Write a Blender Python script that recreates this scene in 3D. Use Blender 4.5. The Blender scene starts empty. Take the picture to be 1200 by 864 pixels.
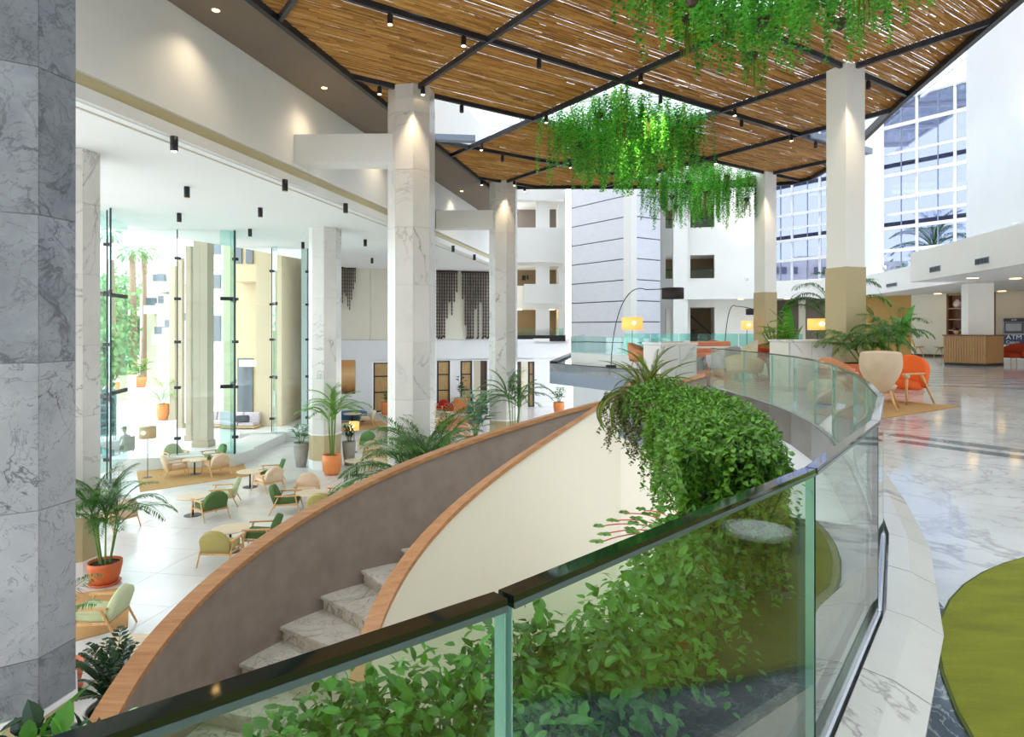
import bpy, bmesh, math, random
from math import sin, cos, pi, radians as R, atan2, hypot
from mathutils import Vector, Matrix

# ---------------------------------------------------------------- camera, sky, exposure
scn = bpy.context.scene
COL = scn.collection
EYE, F = 1.4, 760.0
cam = bpy.data.cameras.new('camera')
cam.sensor_width = 36.0
cam.lens = 36.0 * F / 1200.0
cam.shift_y = -(432 - 386) / 1200.0
cam.clip_start = 0.03
cam.clip_end = 400
camo = bpy.data.objects.new('camera', cam)
COL.objects.link(camo)
camo.location = (0, 0, EYE)
camo.rotation_euler = (pi / 2, 0, 0)
scn.camera = camo

world = bpy.data.worlds.new('sky')
scn.world = world
world.use_nodes = True
wn = world.node_tree
wn.nodes.clear()
w_out = wn.nodes.new('ShaderNodeOutputWorld')
w_bg = wn.nodes.new('ShaderNodeBackground')
w_sky = wn.nodes.new('ShaderNodeTexSky')
w_sky.sky_type = 'NISHITA'
w_sky.sun_disc = False
w_sky.sun_elevation = R(52)
w_sky.sun_rotation = R(250)
w_sky.dust_density = 2.0
w_mix = wn.nodes.new('ShaderNodeMix')
w_mix.data_type = 'RGBA'
w_mix.inputs[0].default_value = 0.82
w_mix.inputs[7].default_value = (0.90, 0.95, 1.0, 1)
w_gain = wn.nodes.new('ShaderNodeVectorMath')
w_gain.operation = 'SCALE'
w_gain.inputs['Scale'].default_value = 0.13
wn.links.new(w_sky.outputs[0], w_gain.inputs[0])
wn.links.new(w_gain.outputs[0], w_mix.inputs[6])
wn.links.new(w_mix.outputs[2], w_bg.inputs[0])
w_bg.inputs[1].default_value = 1.5
wn.links.new(w_bg.outputs[0], w_out.inputs[0])

scn.view_settings.view_transform = 'Standard'
scn.view_settings.look = 'None'
scn.view_settings.gamma = 1
scn.view_settings.use_curve_mapping = False
scn.view_settings.exposure = 1.85
scn.cycles.max_bounces = 10
scn.cycles.diffuse_bounces = 5
scn.cycles.glossy_bounces = 4
scn.cycles.transparent_max_bounces = 40
scn.cycles.sample_clamp_indirect = 6
scn.cycles.caustics_reflective = False
scn.cycles.caustics_refractive = False

# ---------------------------------------------------------------- frames of reference
A2 = (0.820, 0.572)          # canopy grid, first direction
B2 = (-0.572, 0.820)         # canopy grid, second direction
D2 = (0.175, 0.985)          # long side of the atrium
P2 = (0.985, -0.175)         # short side of the atrium
CAN = (4.06, 22.6)           # middle node of the canopy grid
LOW = -4.0                   # lower floor


def dp(u, v):
    return (u * P2[0] + v * D2[0], u * P2[1] + v * D2[1])


def ab(a, b, c=CAN):
    return (c[0] + a * A2[0] + b * B2[0], c[1] + a * A2[1] + b * B2[1])


def G(px, py, z=LOW):
    """the point of the level z that is seen at px, py"""
    y = (EYE - z) * F / (py - 386.0)
    return ((px - 600) / F * y, y, z)


def at(px, py, y):
    return ((px - 600) / F * y, y, EYE + (386 - py) / F * y)


def zpy(py, y):
    return EYE + (386 - py) / F * y


ANG_A = atan2(A2[1], A2[0])
ANG_D = atan2(D2[1], D2[0])
ANG_P = atan2(P2[1], P2[0])
rnd = random.Random(7)

# ---------------------------------------------------------------- materials
def s2l(c):
    c = c / 255.0
    return c / 12.92 if c <= 0.04045 else ((c + 0.055) / 1.055) ** 2.4


def rgb(r, g, b):
    return (s2l(r), s2l(g), s2l(b), 1)


class NT:
    def __init__(s, name):
        s.m = bpy.data.materials.new(name)
        s.m.use_nodes = True
        s.t = s.m.node_tree
        s.t.nodes.clear()
        s.out = s.n('ShaderNodeOutputMaterial')

    def n(s, typ, ins=None, **kw):
        nd = s.t.nodes.new(typ)
        for k, v in kw.items():
            setattr(nd, k, v)
        for k, v in (ins or {}).items():
            sock = nd.inputs[k]
            if hasattr(v, 'is_output') or isinstance(v, bpy.types.NodeSocket):
                s.t.links.new(v, sock)
            else:
                sock.default_value = v
        return nd

    def math(s, op, a, b=0.0, clamp=False):
        return s.n('ShaderNodeMath', {0: a, 1: b}, operation=op, use_clamp=clamp).outputs[0]

    def mix(s, fac, a, b, blend='MIX'):
        return s.n('ShaderNodeMix', {0: fac, 6: a, 7: b}, data_type='RGBA', blend_type=blend).outputs[2]

    def ramp(s, fac, stops):
        nd = s.n('ShaderNodeValToRGB', {0: fac})
        el = nd.color_ramp.elements
        while len(el) < len(stops):
            el.new(0.5)
        for e, (p, c) in zip(el, stops):
            e.position = p
            e.color = c if len(c) == 4 else (*c, 1)
        return nd.outputs[0]

    def coords(s, per_object=True, kind='Object'):
        tc = s.n('ShaderNodeTexCoord')
        v = tc.outputs[kind]
        if per_object:
            oi = s.n('ShaderNodeObjectInfo')
            off = s.n('ShaderNodeVectorMath', {0: oi.outputs['Random'], 'Scale': 41.0}, operation='SCALE').outputs[0]
            v = s.n('ShaderNodeVectorMath', {0: v, 1: off}, operation='ADD').outputs[0]
        return v

    def done(s, shader):
        s.t.links.new(shader, s.out.inputs[0])
        return s.m


def plain(name, col, rough=0.55, metal=0.0, var=0.0, vscale=6.0, bump=0.0, bscale=80.0, emit=0.0, ecol=None, spec=0.5, stretch=None):
    t = NT(name)
    v = None
    c = col
    if var or bump:
        v = t.coords()
        if stretch:
            v = t.n('ShaderNodeMapping', {0: v, 'Scale': stretch}).outputs[0]
    if var:
        nz = t.n('ShaderNodeTexNoise', {'Vector': v, 'Scale': vscale, 'Detail': 5.0})
        lo = tuple(max(0, x * (1 - var)) for x in col[:3]) + (1,)
        hi = tuple(min(1, x * (1 + var)) for x in col[:3]) + (1,)
        c = t.ramp(nz.outputs[0], [(0.3, lo), (0.7, hi)])
    ins = {'Base Color': c, 'Roughness': rough, 'Metallic': metal, 'Specular IOR Level': spec}
    if emit:
        ins['Emission Color'] = ecol or col
        ins['Emission Strength'] = emit
    if bump:
        nb = t.n('ShaderNodeTexNoise', {'Vector': v, 'Scale': bscale, 'Detail': 4.0})
        ins['Normal'] = t.n('ShaderNodeBump', {'Strength': bump, 'Height': nb.outputs[0], 'Distance': 0.02}).outputs[0]
    return t.done(t.n('ShaderNodeBsdfPrincipled', ins).outputs[0])


def marble(name, base, vein, cloud, scale=0.8, rough=0.2, width=0.035, amount=0.8, tint=0.12, crack=0.5):
    t = NT(name)
    v = t.coords()
    n1 = t.n('ShaderNodeTexNoise', {'Vector': v, 'Scale': scale, 'Detail': 9.0, 'Roughness': 0.6, 'Distortion': 1.2})
    d1 = t.math('ABSOLUTE', t.math('SUBTRACT', n1.outputs[0], 0.5))
    v1 = t.ramp(d1, [(0.0, (1, 1, 1)), (width, (0, 0, 0))])
    n2 = t.n('ShaderNodeTexNoise', {'Vector': v, 'Scale': scale * 3.1, 'Detail': 8.0, 'Roughness': 0.6, 'Distortion': 0.8})
    d2 = t.math('ABSOLUTE', t.math('SUBTRACT', n2.outputs[0], 0.47))
    v2 = t.ramp(d2, [(0.0, (1, 1, 1)), (width * 0.6, (0, 0, 0))])
    n3 = t.n('ShaderNodeTexNoise', {'Vector': v, 'Scale': scale * 1.4, 'Detail': 6.0, 'Roughness': 0.65})
    cl = t.ramp(n3.outputs[0], [(0.32, (0, 0, 0)), (0.72, (1, 1, 1))])
    mask = t.ramp(t.n('ShaderNodeTexNoise', {'Vector': v, 'Scale': scale * 0.9, 'Detail': 2.0}).outputs[0], [(0.42, (0, 0, 0)), (0.62, (1, 1, 1))])
    c = t.mix(cl, base, cloud)
    c = t.mix(t.math('MULTIPLY', t.math('MULTIPLY', v1, mask), amount), c, vein)
    c = t.mix(t.math('MULTIPLY', v2, crack * amount), c, vein)
    oi = t.n('ShaderNodeObjectInfo')
    k = t.math('ADD', t.math('MULTIPLY', oi.outputs['Random'], -tint), 1.0)
    c = t.mix(1.0, c, t.n('ShaderNodeCombineColor', {0: k, 1: k, 2: k}).outputs[0], 'MULTIPLY')
    return t.done(t.n('ShaderNodeBsdfPrincipled', {'Base Color': c, 'Roughness': rough}).outputs[0])


def wood(name, c0, c1, rough=0.45, axis=2, scale=2.5):
    t = NT(name)
    v = t.coords()
    sc = [14.0, 14.0, 14.0]
    sc[axis] = 0.9
    v = t.n('ShaderNodeMapping', {0: v, 'Scale': tuple(sc)}).outputs[0]
    nz = t.n('ShaderNodeTexNoise', {'Vector': v, 'Scale': scale, 'Detail': 6.0, 'Roughness': 0.6, 'Distortion': 0.3})
    c = t.ramp(nz.outputs[0], [(0.3, c0), (0.7, c1)])
    return t.done(t.n('ShaderNodeBsdfPrincipled', {'Base Color': c, 'Roughness': rough}).outputs[0])


def glass(name, tint, ior=1.5, edge=None):
    t = NT(name)
    bf = t.n('ShaderNodeNewGeometry').outputs['Backfacing']
    io = t.math('ADD', t.math('MULTIPLY', bf, 1.0 / ior - ior), ior)      # same reflectance from either side of the sheet
    fr = t.n('ShaderNodeFresnel', {'IOR': io})
    tr = t.n('ShaderNodeBsdfTransparent', {0: tint})
    gl = t.n('ShaderNodeBsdfGlossy', {0: (1, 1, 1, 1), 'Roughness': 0.0})
    return t.done(t.n('ShaderNodeMixShader', {0: fr.outputs[0], 1: tr.outputs[0], 2: gl.outputs[0]}).outputs[0])


def leafmat(name, dark, light, trans=0.3, rough=0.4, nscale=3.0):
    t = NT(name)
    g = t.n('ShaderNodeNewGeometry')
    oi = t.n('ShaderNodeObjectInfo')
    nz = t.n('ShaderNodeTexNoise', {'Vector': g.outputs['Position'], 'Scale': nscale, 'Detail': 3.0})
    f = t.math('ADD', t.math('MULTIPLY', g.outputs['Random Per Island'], 0.40), t.math('MULTIPLY', oi.outputs['Random'], 0.30))
    f = t.math('ADD', f, t.math('MULTIPLY', nz.outputs[0], 0.4), True)
    c = t.ramp(f, [(0.2, dark), (0.85, light)])
    p = t.n('ShaderNodeBsdfPrincipled', {'Base Color': c, 'Roughness': rough})
    tl = t.n('ShaderNodeBsdfTranslucent', {0: c})
    return t.done(t.n('ShaderNodeMixShader', {0: trans, 1: p.outputs[0], 2: tl.outputs[0]}).outputs[0])


M = {}
M['wall'] = plain('white_plaster', rgb(240, 238, 232), 0.7, var=0.015, vscale=1.2)
M['wall_cool'] = plain('cool_white_plaster', rgb(236, 238, 240), 0.7, var=0.015, vscale=1.2)
M['cream'] = plain('cream_plaster', rgb(233, 229, 212), 0.7, var=0.02, vscale=1.0)
M['ceil'] = plain('ceiling_paint', rgb(244, 244, 242), 0.8)
M['cove'] = plain('cove_beige', rgb(205, 192, 150), 0.6)
M['soffit'] = plain('taupe_soffit', rgb(128, 113, 98), 0.7, var=0.03, vscale=2)
M['under'] = plain('gallery_beige', rgb(205, 196, 178), 0.7, var=0.03, vscale=1)
M['corridor'] = plain('corridor_olive', rgb(140, 120, 88), 0.7, var=0.05, vscale=2)
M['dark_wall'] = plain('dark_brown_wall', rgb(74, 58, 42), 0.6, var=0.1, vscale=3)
M['taupe_wall'] = plain('taupe_wall', rgb(120, 108, 98), 0.7, var=0.04, vscale=2)
M['ochre'] = plain('ochre_wall', rgb(190, 150, 80), 0.6, var=0.06, vscale=2)
M['lift'] = plain('embossed_cladding', rgb(226, 226, 232), 0.45, bump=0.25, bscale=2.2, var=0.03, vscale=2, stretch=(1.0, 1.0, 3.0))
M['black'] = plain('black_metal', rgb(30, 30, 33), 0.45, var=0.1, vscale=8)
M['steelblack'] = plain('dark_steel', rgb(58, 60, 66), 0.35, metal=0.4, var=0.15, vscale=3)
M['steel'] = plain('brushed_steel', rgb(142, 136, 130), 0.25, metal=0.95, var=0.15, vscale=2.2)
M['chrome'] = plain('polished_steel', rgb(205, 208, 215), 0.12, metal=1.0)
M['brass'] = plain('brass_trim', rgb(190, 160, 90), 0.35, metal=0.7)
M['slabgrey'] = plain('blue_grey_paint', rgb(140, 150, 168), 0.5, var=0.03, vscale=2)
M['white'] = plain('white_lacquer', rgb(238, 238, 236), 0.35)
M['marble'] = marble('white_marble', rgb(228, 224, 217), rgb(120, 116, 114), rgb(212, 208, 203), 0.42, 0.25, 0.012, 0.7, 0.06, 0.12)
M['marble_grey'] = marble('grey_veined_marble', rgb(158, 162, 168), rgb(70, 72, 80), rgb(122, 126, 134), 1.5, 0.35, 0.03, 0.75, 0.35, 0.7)
M['marble_pale'] = marble('pale_cracked_marble', rgb(188, 190, 194), rgb(70, 74, 82), rgb(160, 164, 170), 1.1, 0.3, 0.014, 0.95, 0.14, 0.75)
M['marble_floor'] = marble('polished_marble_floor', rgb(226, 225, 224), rgb(140, 138, 136), rgb(196, 194, 192), 0.5, 0.09, 0.03, 0.7, 0.0, 0.7)
M['marble_step'] = marble('marble_tread', rgb(226, 217, 202), rgb(120, 112, 102), rgb(198, 188, 172), 1.3, 0.3, 0.025, 0.8, 0.08, 0.8)
M['marble_dark'] = marble('blue_grey_marble', rgb(84, 98, 112), rgb(190, 198, 204), rgb(64, 78, 92), 0.9, 0.1, 0.02, 0.7, 0.0, 0.8)
M['tile'] = plain('pale_floor_tile', rgb(218, 216, 214), 0.22, var=0.05, vscale=1.5)
M['beige_base'] = plain('beige_column_base', rgb(186, 170, 130), 0.5, var=0.04, vscale=5)
M['beige_wave'] = plain('rippled_beige_relief', rgb(186, 170, 130), 0.5, bump=0.5, bscale=4.0, stretch=(1.0, 1.0, 5.0))
M['grey_stucco'] = plain('brown_grey_stucco', rgb(146, 131, 122), 0.6, var=0.12, vscale=5, bump=0.15, bscale=40)
M['stairwhite'] = plain('cream_white_stair_wall', rgb(236, 230, 214), 0.6)
M['cap'] = wood('oak_cap', rgb(160, 108, 66), rgb(192, 142, 96), 0.4, axis=0, scale=1.6)
M['oak'] = wood('light_oak', rgb(202, 150, 92), rgb(226, 182, 126), 0.45)
M['oakpanel'] = wood('oak_panel', rgb(176, 138, 84), rgb(212, 178, 122), 0.5)
M['walnut'] = wood('walnut', rgb(96, 58, 34), rgb(136, 88, 54), 0.45)
M['desk'] = wood('fluted_oak', rgb(158, 116, 66), rgb(190, 148, 92), 0.4, scale=4)
M['tabletop'] = wood('pale_table_top', rgb(214, 190, 156), rgb(230, 210, 180), 0.4, axis=0, scale=1.5)
M['terracotta'] = plain('terracotta', rgb(208, 106, 58), 0.6, var=0.08, vscale=6)
M['orangepot'] = plain('orange_glazed_pot', rgb(232, 140, 76), 0.5, var=0.05, vscale=6)
M['greypot'] = plain('grey_concrete_pot', rgb(160, 156, 148), 0.7, var=0.06, vscale=6)
M['soil'] = plain('dark_soil', rgb(54, 42, 32), 0.9, var=0.3, vscale=30, bump=0.6, bscale=60)
M['moss'] = plain('dry_moss', rgb(150, 128, 86), 0.9, var=0.3, vscale=60, bump=0.8, bscale=90)
M['bark'] = plain('palm_bark', rgb(148, 124, 104), 0.9, var=0.2, vscale=8)
M['stem'] = plain('green_stem', rgb(96, 130, 50), 0.6)
M['leaf'] = leafmat('pothos_leaf', rgb(20, 70, 20), rgb(98, 166, 50), 0.2, 0.35, 2.0)
M['ivy'] = leafmat('ivy_leaf', rgb(36, 84, 18), rgb(124, 178, 56), 0.25, 0.4, 5.0)
M['ivy_dark'] = leafmat('dark_ivy_leaf', rgb(52, 58, 28), rgb(128, 128, 64), 0.2, 0.45, 5.0)
M['vine'] = leafmat('hanging_vine_leaf', rgb(14, 104, 24), rgb(140, 232, 84), 0.55, 0.4, 1.2)
M['vine_spotlit'] = leafmat('spotlit_vine_leaf', rgb(120, 170, 20), rgb(220, 225, 60), 0.45, 0.4, 2.0)  # yellow leaf colour stands for vines lit by the spots
M['grass'] = leafmat('dry_grass_blade', rgb(74, 96, 24), rgb(150, 160, 60), 0.35, 0.5, 2.0)
M['palm'] = leafmat('palm_leaflet', rgb(30, 84, 34), rgb(104, 158, 62), 0.3, 0.4, 2.0)
M['palm_bright'] = leafmat('bright_palm_leaflet', rgb(70, 140, 40), rgb(160, 204, 80), 0.35, 0.4, 2.0)
M['palm_dark'] = leafmat('dark_leaflet', rgb(14, 40, 20), rgb(44, 84, 42), 0.15, 0.3, 2.0)
M['fern'] = leafmat('fern_frond', rgb(62, 92, 22), rgb(150, 166, 62), 0.3, 0.5, 6.0)
M['banana'] = leafmat('banana_leaf', rgb(50, 140, 30), rgb(104, 190, 50), 0.35, 0.35, 2.0)
M['greyleaf'] = leafmat('grey_green_leaf', rgb(84, 124, 104), rgb(160, 186, 164), 0.2, 0.5, 4.0)
M['tree'] = leafmat('tree_leaf', rgb(70, 130, 70), rgb(150, 196, 120), 0.3, 0.5, 1.0)
M['f_green'] = plain('green_fabric', rgb(98, 138, 84), 0.85, bump=0.2, bscale=300, var=0.06)
M['f_dark'] = plain('moss_green_fabric', rgb(82, 112, 58), 0.85, bump=0.2, bscale=300, var=0.06)
M['f_pale'] = plain('pale_green_fabric', rgb(196, 206, 164), 0.85, bump=0.2, bscale=300, var=0.05)
M['f_olive'] = plain('olive_yellow_fabric', rgb(184, 170, 104), 0.85, bump=0.2, bscale=300, var=0.05)
M['f_beige'] = plain('beige_fabric', rgb(224, 196, 166), 0.85, bump=0.2, bscale=300, var=0.05)
M['f_cream'] = plain('cream_fabric', rgb(226, 222, 190), 0.85, bump=0.2, bscale=300, var=0.05)
M['f_red'] = plain('red_fabric', rgb(180, 30, 34), 0.8, bump=0.2, bscale=300, var=0.06)
M['f_rust'] = plain('rust_red_fabric', rgb(190, 62, 30), 0.8, bump=0.2, bscale=300, var=0.06)
M['f_orange'] = plain('orange_fabric', rgb(238, 100, 24), 0.75, bump=0.2, bscale=300, var=0.05)
M['f_peach'] = plain('peach_leather', rgb(216, 140, 96), 0.55, var=0.06)
M['f_sand'] = plain('sand_shell_fabric', rgb(216, 190, 162), 0.75, bump=0.15, bscale=300, var=0.04)
M['f_blue'] = plain('petrol_blue_fabric', rgb(40, 104, 136), 0.8, var=0.06)
M['f_teal'] = plain('teal_weave', rgb(60, 140, 150), 0.7, var=0.1)
M['f_lilac'] = plain('grey_pink_fabric', rgb(196, 184, 190), 0.8, var=0.05)
M['f_yellow'] = plain('mustard_shell', rgb(222, 168, 50), 0.5)
M['f_sage'] = plain('sage_shell', rgb(150, 168, 128), 0.5)
M['lime'] = plain('lime_green_fabric', rgb(150, 176, 40), 0.8, var=0.06)
M['rug'] = plain('moss_green_rug', rgb(146, 148, 40), 0.95, var=0.16, vscale=7, bump=0.7, bscale=160, stretch=(0.5, 1.6, 1))
M['rug_edge'] = plain('dark_rug_binding', rgb(88, 96, 44), 0.95)
M['rug_tan'] = plain('tan_sisal_rug', rgb(196, 152, 96), 0.95, var=0.12, vscale=60, bump=0.4, bscale=200)
M['shade_on'] = plain('lit_lamp_shade', rgb(244, 196, 124), 0.8, emit=0.28, ecol=rgb(255, 178, 84))
M['shade_off'] = plain('tan_lamp_shade', rgb(206, 180, 140), 0.8)
M['shade_black'] = plain('charcoal_shade', rgb(52, 44, 44), 0.7)
M['bulb'] = plain('glowing_lens', rgb(255, 236, 196), 0.4, emit=5.0, ecol=rgb(255, 226, 170))
M['warm_lens'] = plain('warm_glowing_lens', rgb(255, 220, 150), 0.4, emit=3.0, ecol=rgb(255, 206, 120))
M['glass'] = glass('balustrade_glass', (0.86, 0.95, 0.89, 1), 1.6)
M['glass_clear'] = glass('window_glass', (0.94, 0.98, 0.97, 1), 1.35)
M['glass_fin'] = glass('green_fin_glass', (0.80, 0.94, 0.92, 1), 1.45)
M['glass_solar'] = glass('tinted_solar_glass', (0.40, 0.425, 0.535, 1), 1.4)
M['glass_roof'] = glass('roof_glass', (0.66, 0.68, 0.70, 1), 1.3)  # tint added to cut the daylight falling into the atrium
M['glass_teal'] = glass('far_railing_glass', (0.62, 0.88, 0.84, 1), 1.45)
M['glass_rail'] = glass('platform_glass', (0.80, 0.93, 0.90, 1), 1.4)
M['glassedge'] = plain('dark_glass_edge', rgb(16, 28, 24), 0.05, spec=0.9)
M['glassbevel'] = plain('polished_glass_bevel', rgb(104, 124, 128), 0.15, metal=0.3)
M['glassgreen'] = plain('green_glass_edge', rgb(150, 196, 182), 0.15)
M['concrete'] = plain('kerb_white', rgb(214, 214, 210), 0.5, var=0.03)
M['terrace'] = plain('terrace_paving', rgb(226, 222, 214), 0.7, var=0.04, vscale=0.5)
M['bld_white'] = plain('white_render', rgb(226, 218, 204), 0.8, var=0.04, vscale=0.6)
M['bld_beige'] = plain('beige_render', rgb(204, 188, 158), 0.8, var=0.04, vscale=0.6)
M['pillar'] = plain('shaded_beige_render', rgb(178, 168, 146), 0.8, var=0.04, vscale=0.6)  # beige render greyed for the shade on the pillar fronts
M['win_dark'] = plain('dark_window', rgb(96, 106, 116), 0.1)
M['chain'] = plain('dark_bronze_links', rgb(62, 42, 40), 0.5, metal=0.3, var=0.2, vscale=20)
M['skin'] = plain('skin', rgb(206, 156, 126), 0.6)
M['hair'] = plain('dark_hair', rgb(38, 28, 24), 0.7)
M['shirt_pink'] = plain('grey_pink_shirt', rgb(206, 180, 184), 0.8)
M['shirt_dark'] = plain('dark_grey_shirt', rgb(70, 74, 84), 0.8)


def clothing(name, shirt, trousers, shoes):
    t = NT(name)
    x = t.n('ShaderNodeSeparateXYZ', {0: t.coords(False)})
    hand = t.math('MULTIPLY', t.math('LESS_THAN', x.outputs[1], -0.22), t.math('GREATER_THAN', x.outputs[2], 0.585))
    neck = t.math('GREATER_THAN', x.outputs[2], 1.04)
    c = t.mix(t.math('GREATER_THAN', x.outputs[2], 0.585), trousers, shirt)
    c = t.mix(t.math('LESS_THAN', x.outputs[2], 0.09), c, shoes)
    c = t.mix(t.math('MAXIMUM', hand, neck), c, rgb(206, 156, 126))
    return t.done(t.n('ShaderNodeBsdfPrincipled', {'Base Color': c, 'Roughness': 0.8}).outputs[0])


M['clothes_pink'] = clothing('grey_pink_shirt_and_jeans', rgb(186, 170, 178), rgb(70, 78, 98), rgb(60, 50, 46))
M['clothes_dark'] = clothing('dark_uniform', rgb(70, 74, 84), rgb(48, 48, 54), rgb(30, 28, 28))
M['cap_dark'] = plain('dark_cap', rgb(84, 90, 104), 0.8)
M['atm'] = plain('machine_grey', rgb(168, 170, 172), 0.4)
M['navy'] = plain('navy_sign', rgb(26, 52, 104), 0.4)
M['vase'] = plain('white_ceramic', rgb(222, 212, 204), 0.3)


def reedmat():
    t = NT('bamboo_reed')
    g = t.n('ShaderNodeNewGeometry')
    oi = t.n('ShaderNodeObjectInfo')
    v = t.n('ShaderNodeMapping', {0: g.outputs['Position'], 'Rotation': (0, 0, -ANG_A), 'Scale': (0.6, 8.0, 1.0)}).outputs[0]
    nz = t.n('ShaderNodeTexNoise', {'Vector': v, 'Scale': 1.6, 'Detail': 5.0})
    f = t.math('ADD', t.math('MULTIPLY', g.outputs['Random Per Island'], 0.6), t.math('MULTIPLY', nz.outputs[0], 0.4))
    f = t.math('ADD', f, t.math('MULTIPLY', t.math('SUBTRACT', oi.outputs['Random'], 0.5), 0.12), True)
    c = t.ramp(f, [(0.12, rgb(132, 88, 40)), (0.5, rgb(200, 146, 70)), (0.88, rgb(232, 186, 108))])
    p = t.n('ShaderNodeBsdfPrincipled', {'Base Color': c, 'Roughness': 0.6})
    tl = t.n('ShaderNodeBsdfTranslucent', {0: c})
    return t.done(t.n('ShaderNodeMixShader', {0: 0.15, 1: p.outputs[0], 2: tl.outputs[0]}).outputs[0])


M['reed'] = reedmat()


def art():
    t = NT('dune_print')
    v = t.coords(False, 'Generated')
    x = t.n('ShaderNodeSeparateXYZ', {0: v})
    nz = t.n('ShaderNodeTexNoise', {'Vector': v, 'Scale': 3.0, 'Detail': 4.0})
    f = t.math('ADD', x.outputs[2], t.math('MULTIPLY', nz.outputs[0], 0.25))
    c = t.ramp(f, [(0.2, rgb(96, 60, 36)), (0.36, rgb(188, 128, 70)), (0.7, rgb(232, 196, 140)), (1.0, rgb(206, 150, 92))])
    return t.done(t.n('ShaderNodeBsdfPrincipled', {'Base Color': c, 'Roughness': 0.5}).outputs[0])


M['art'] = art()

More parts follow.
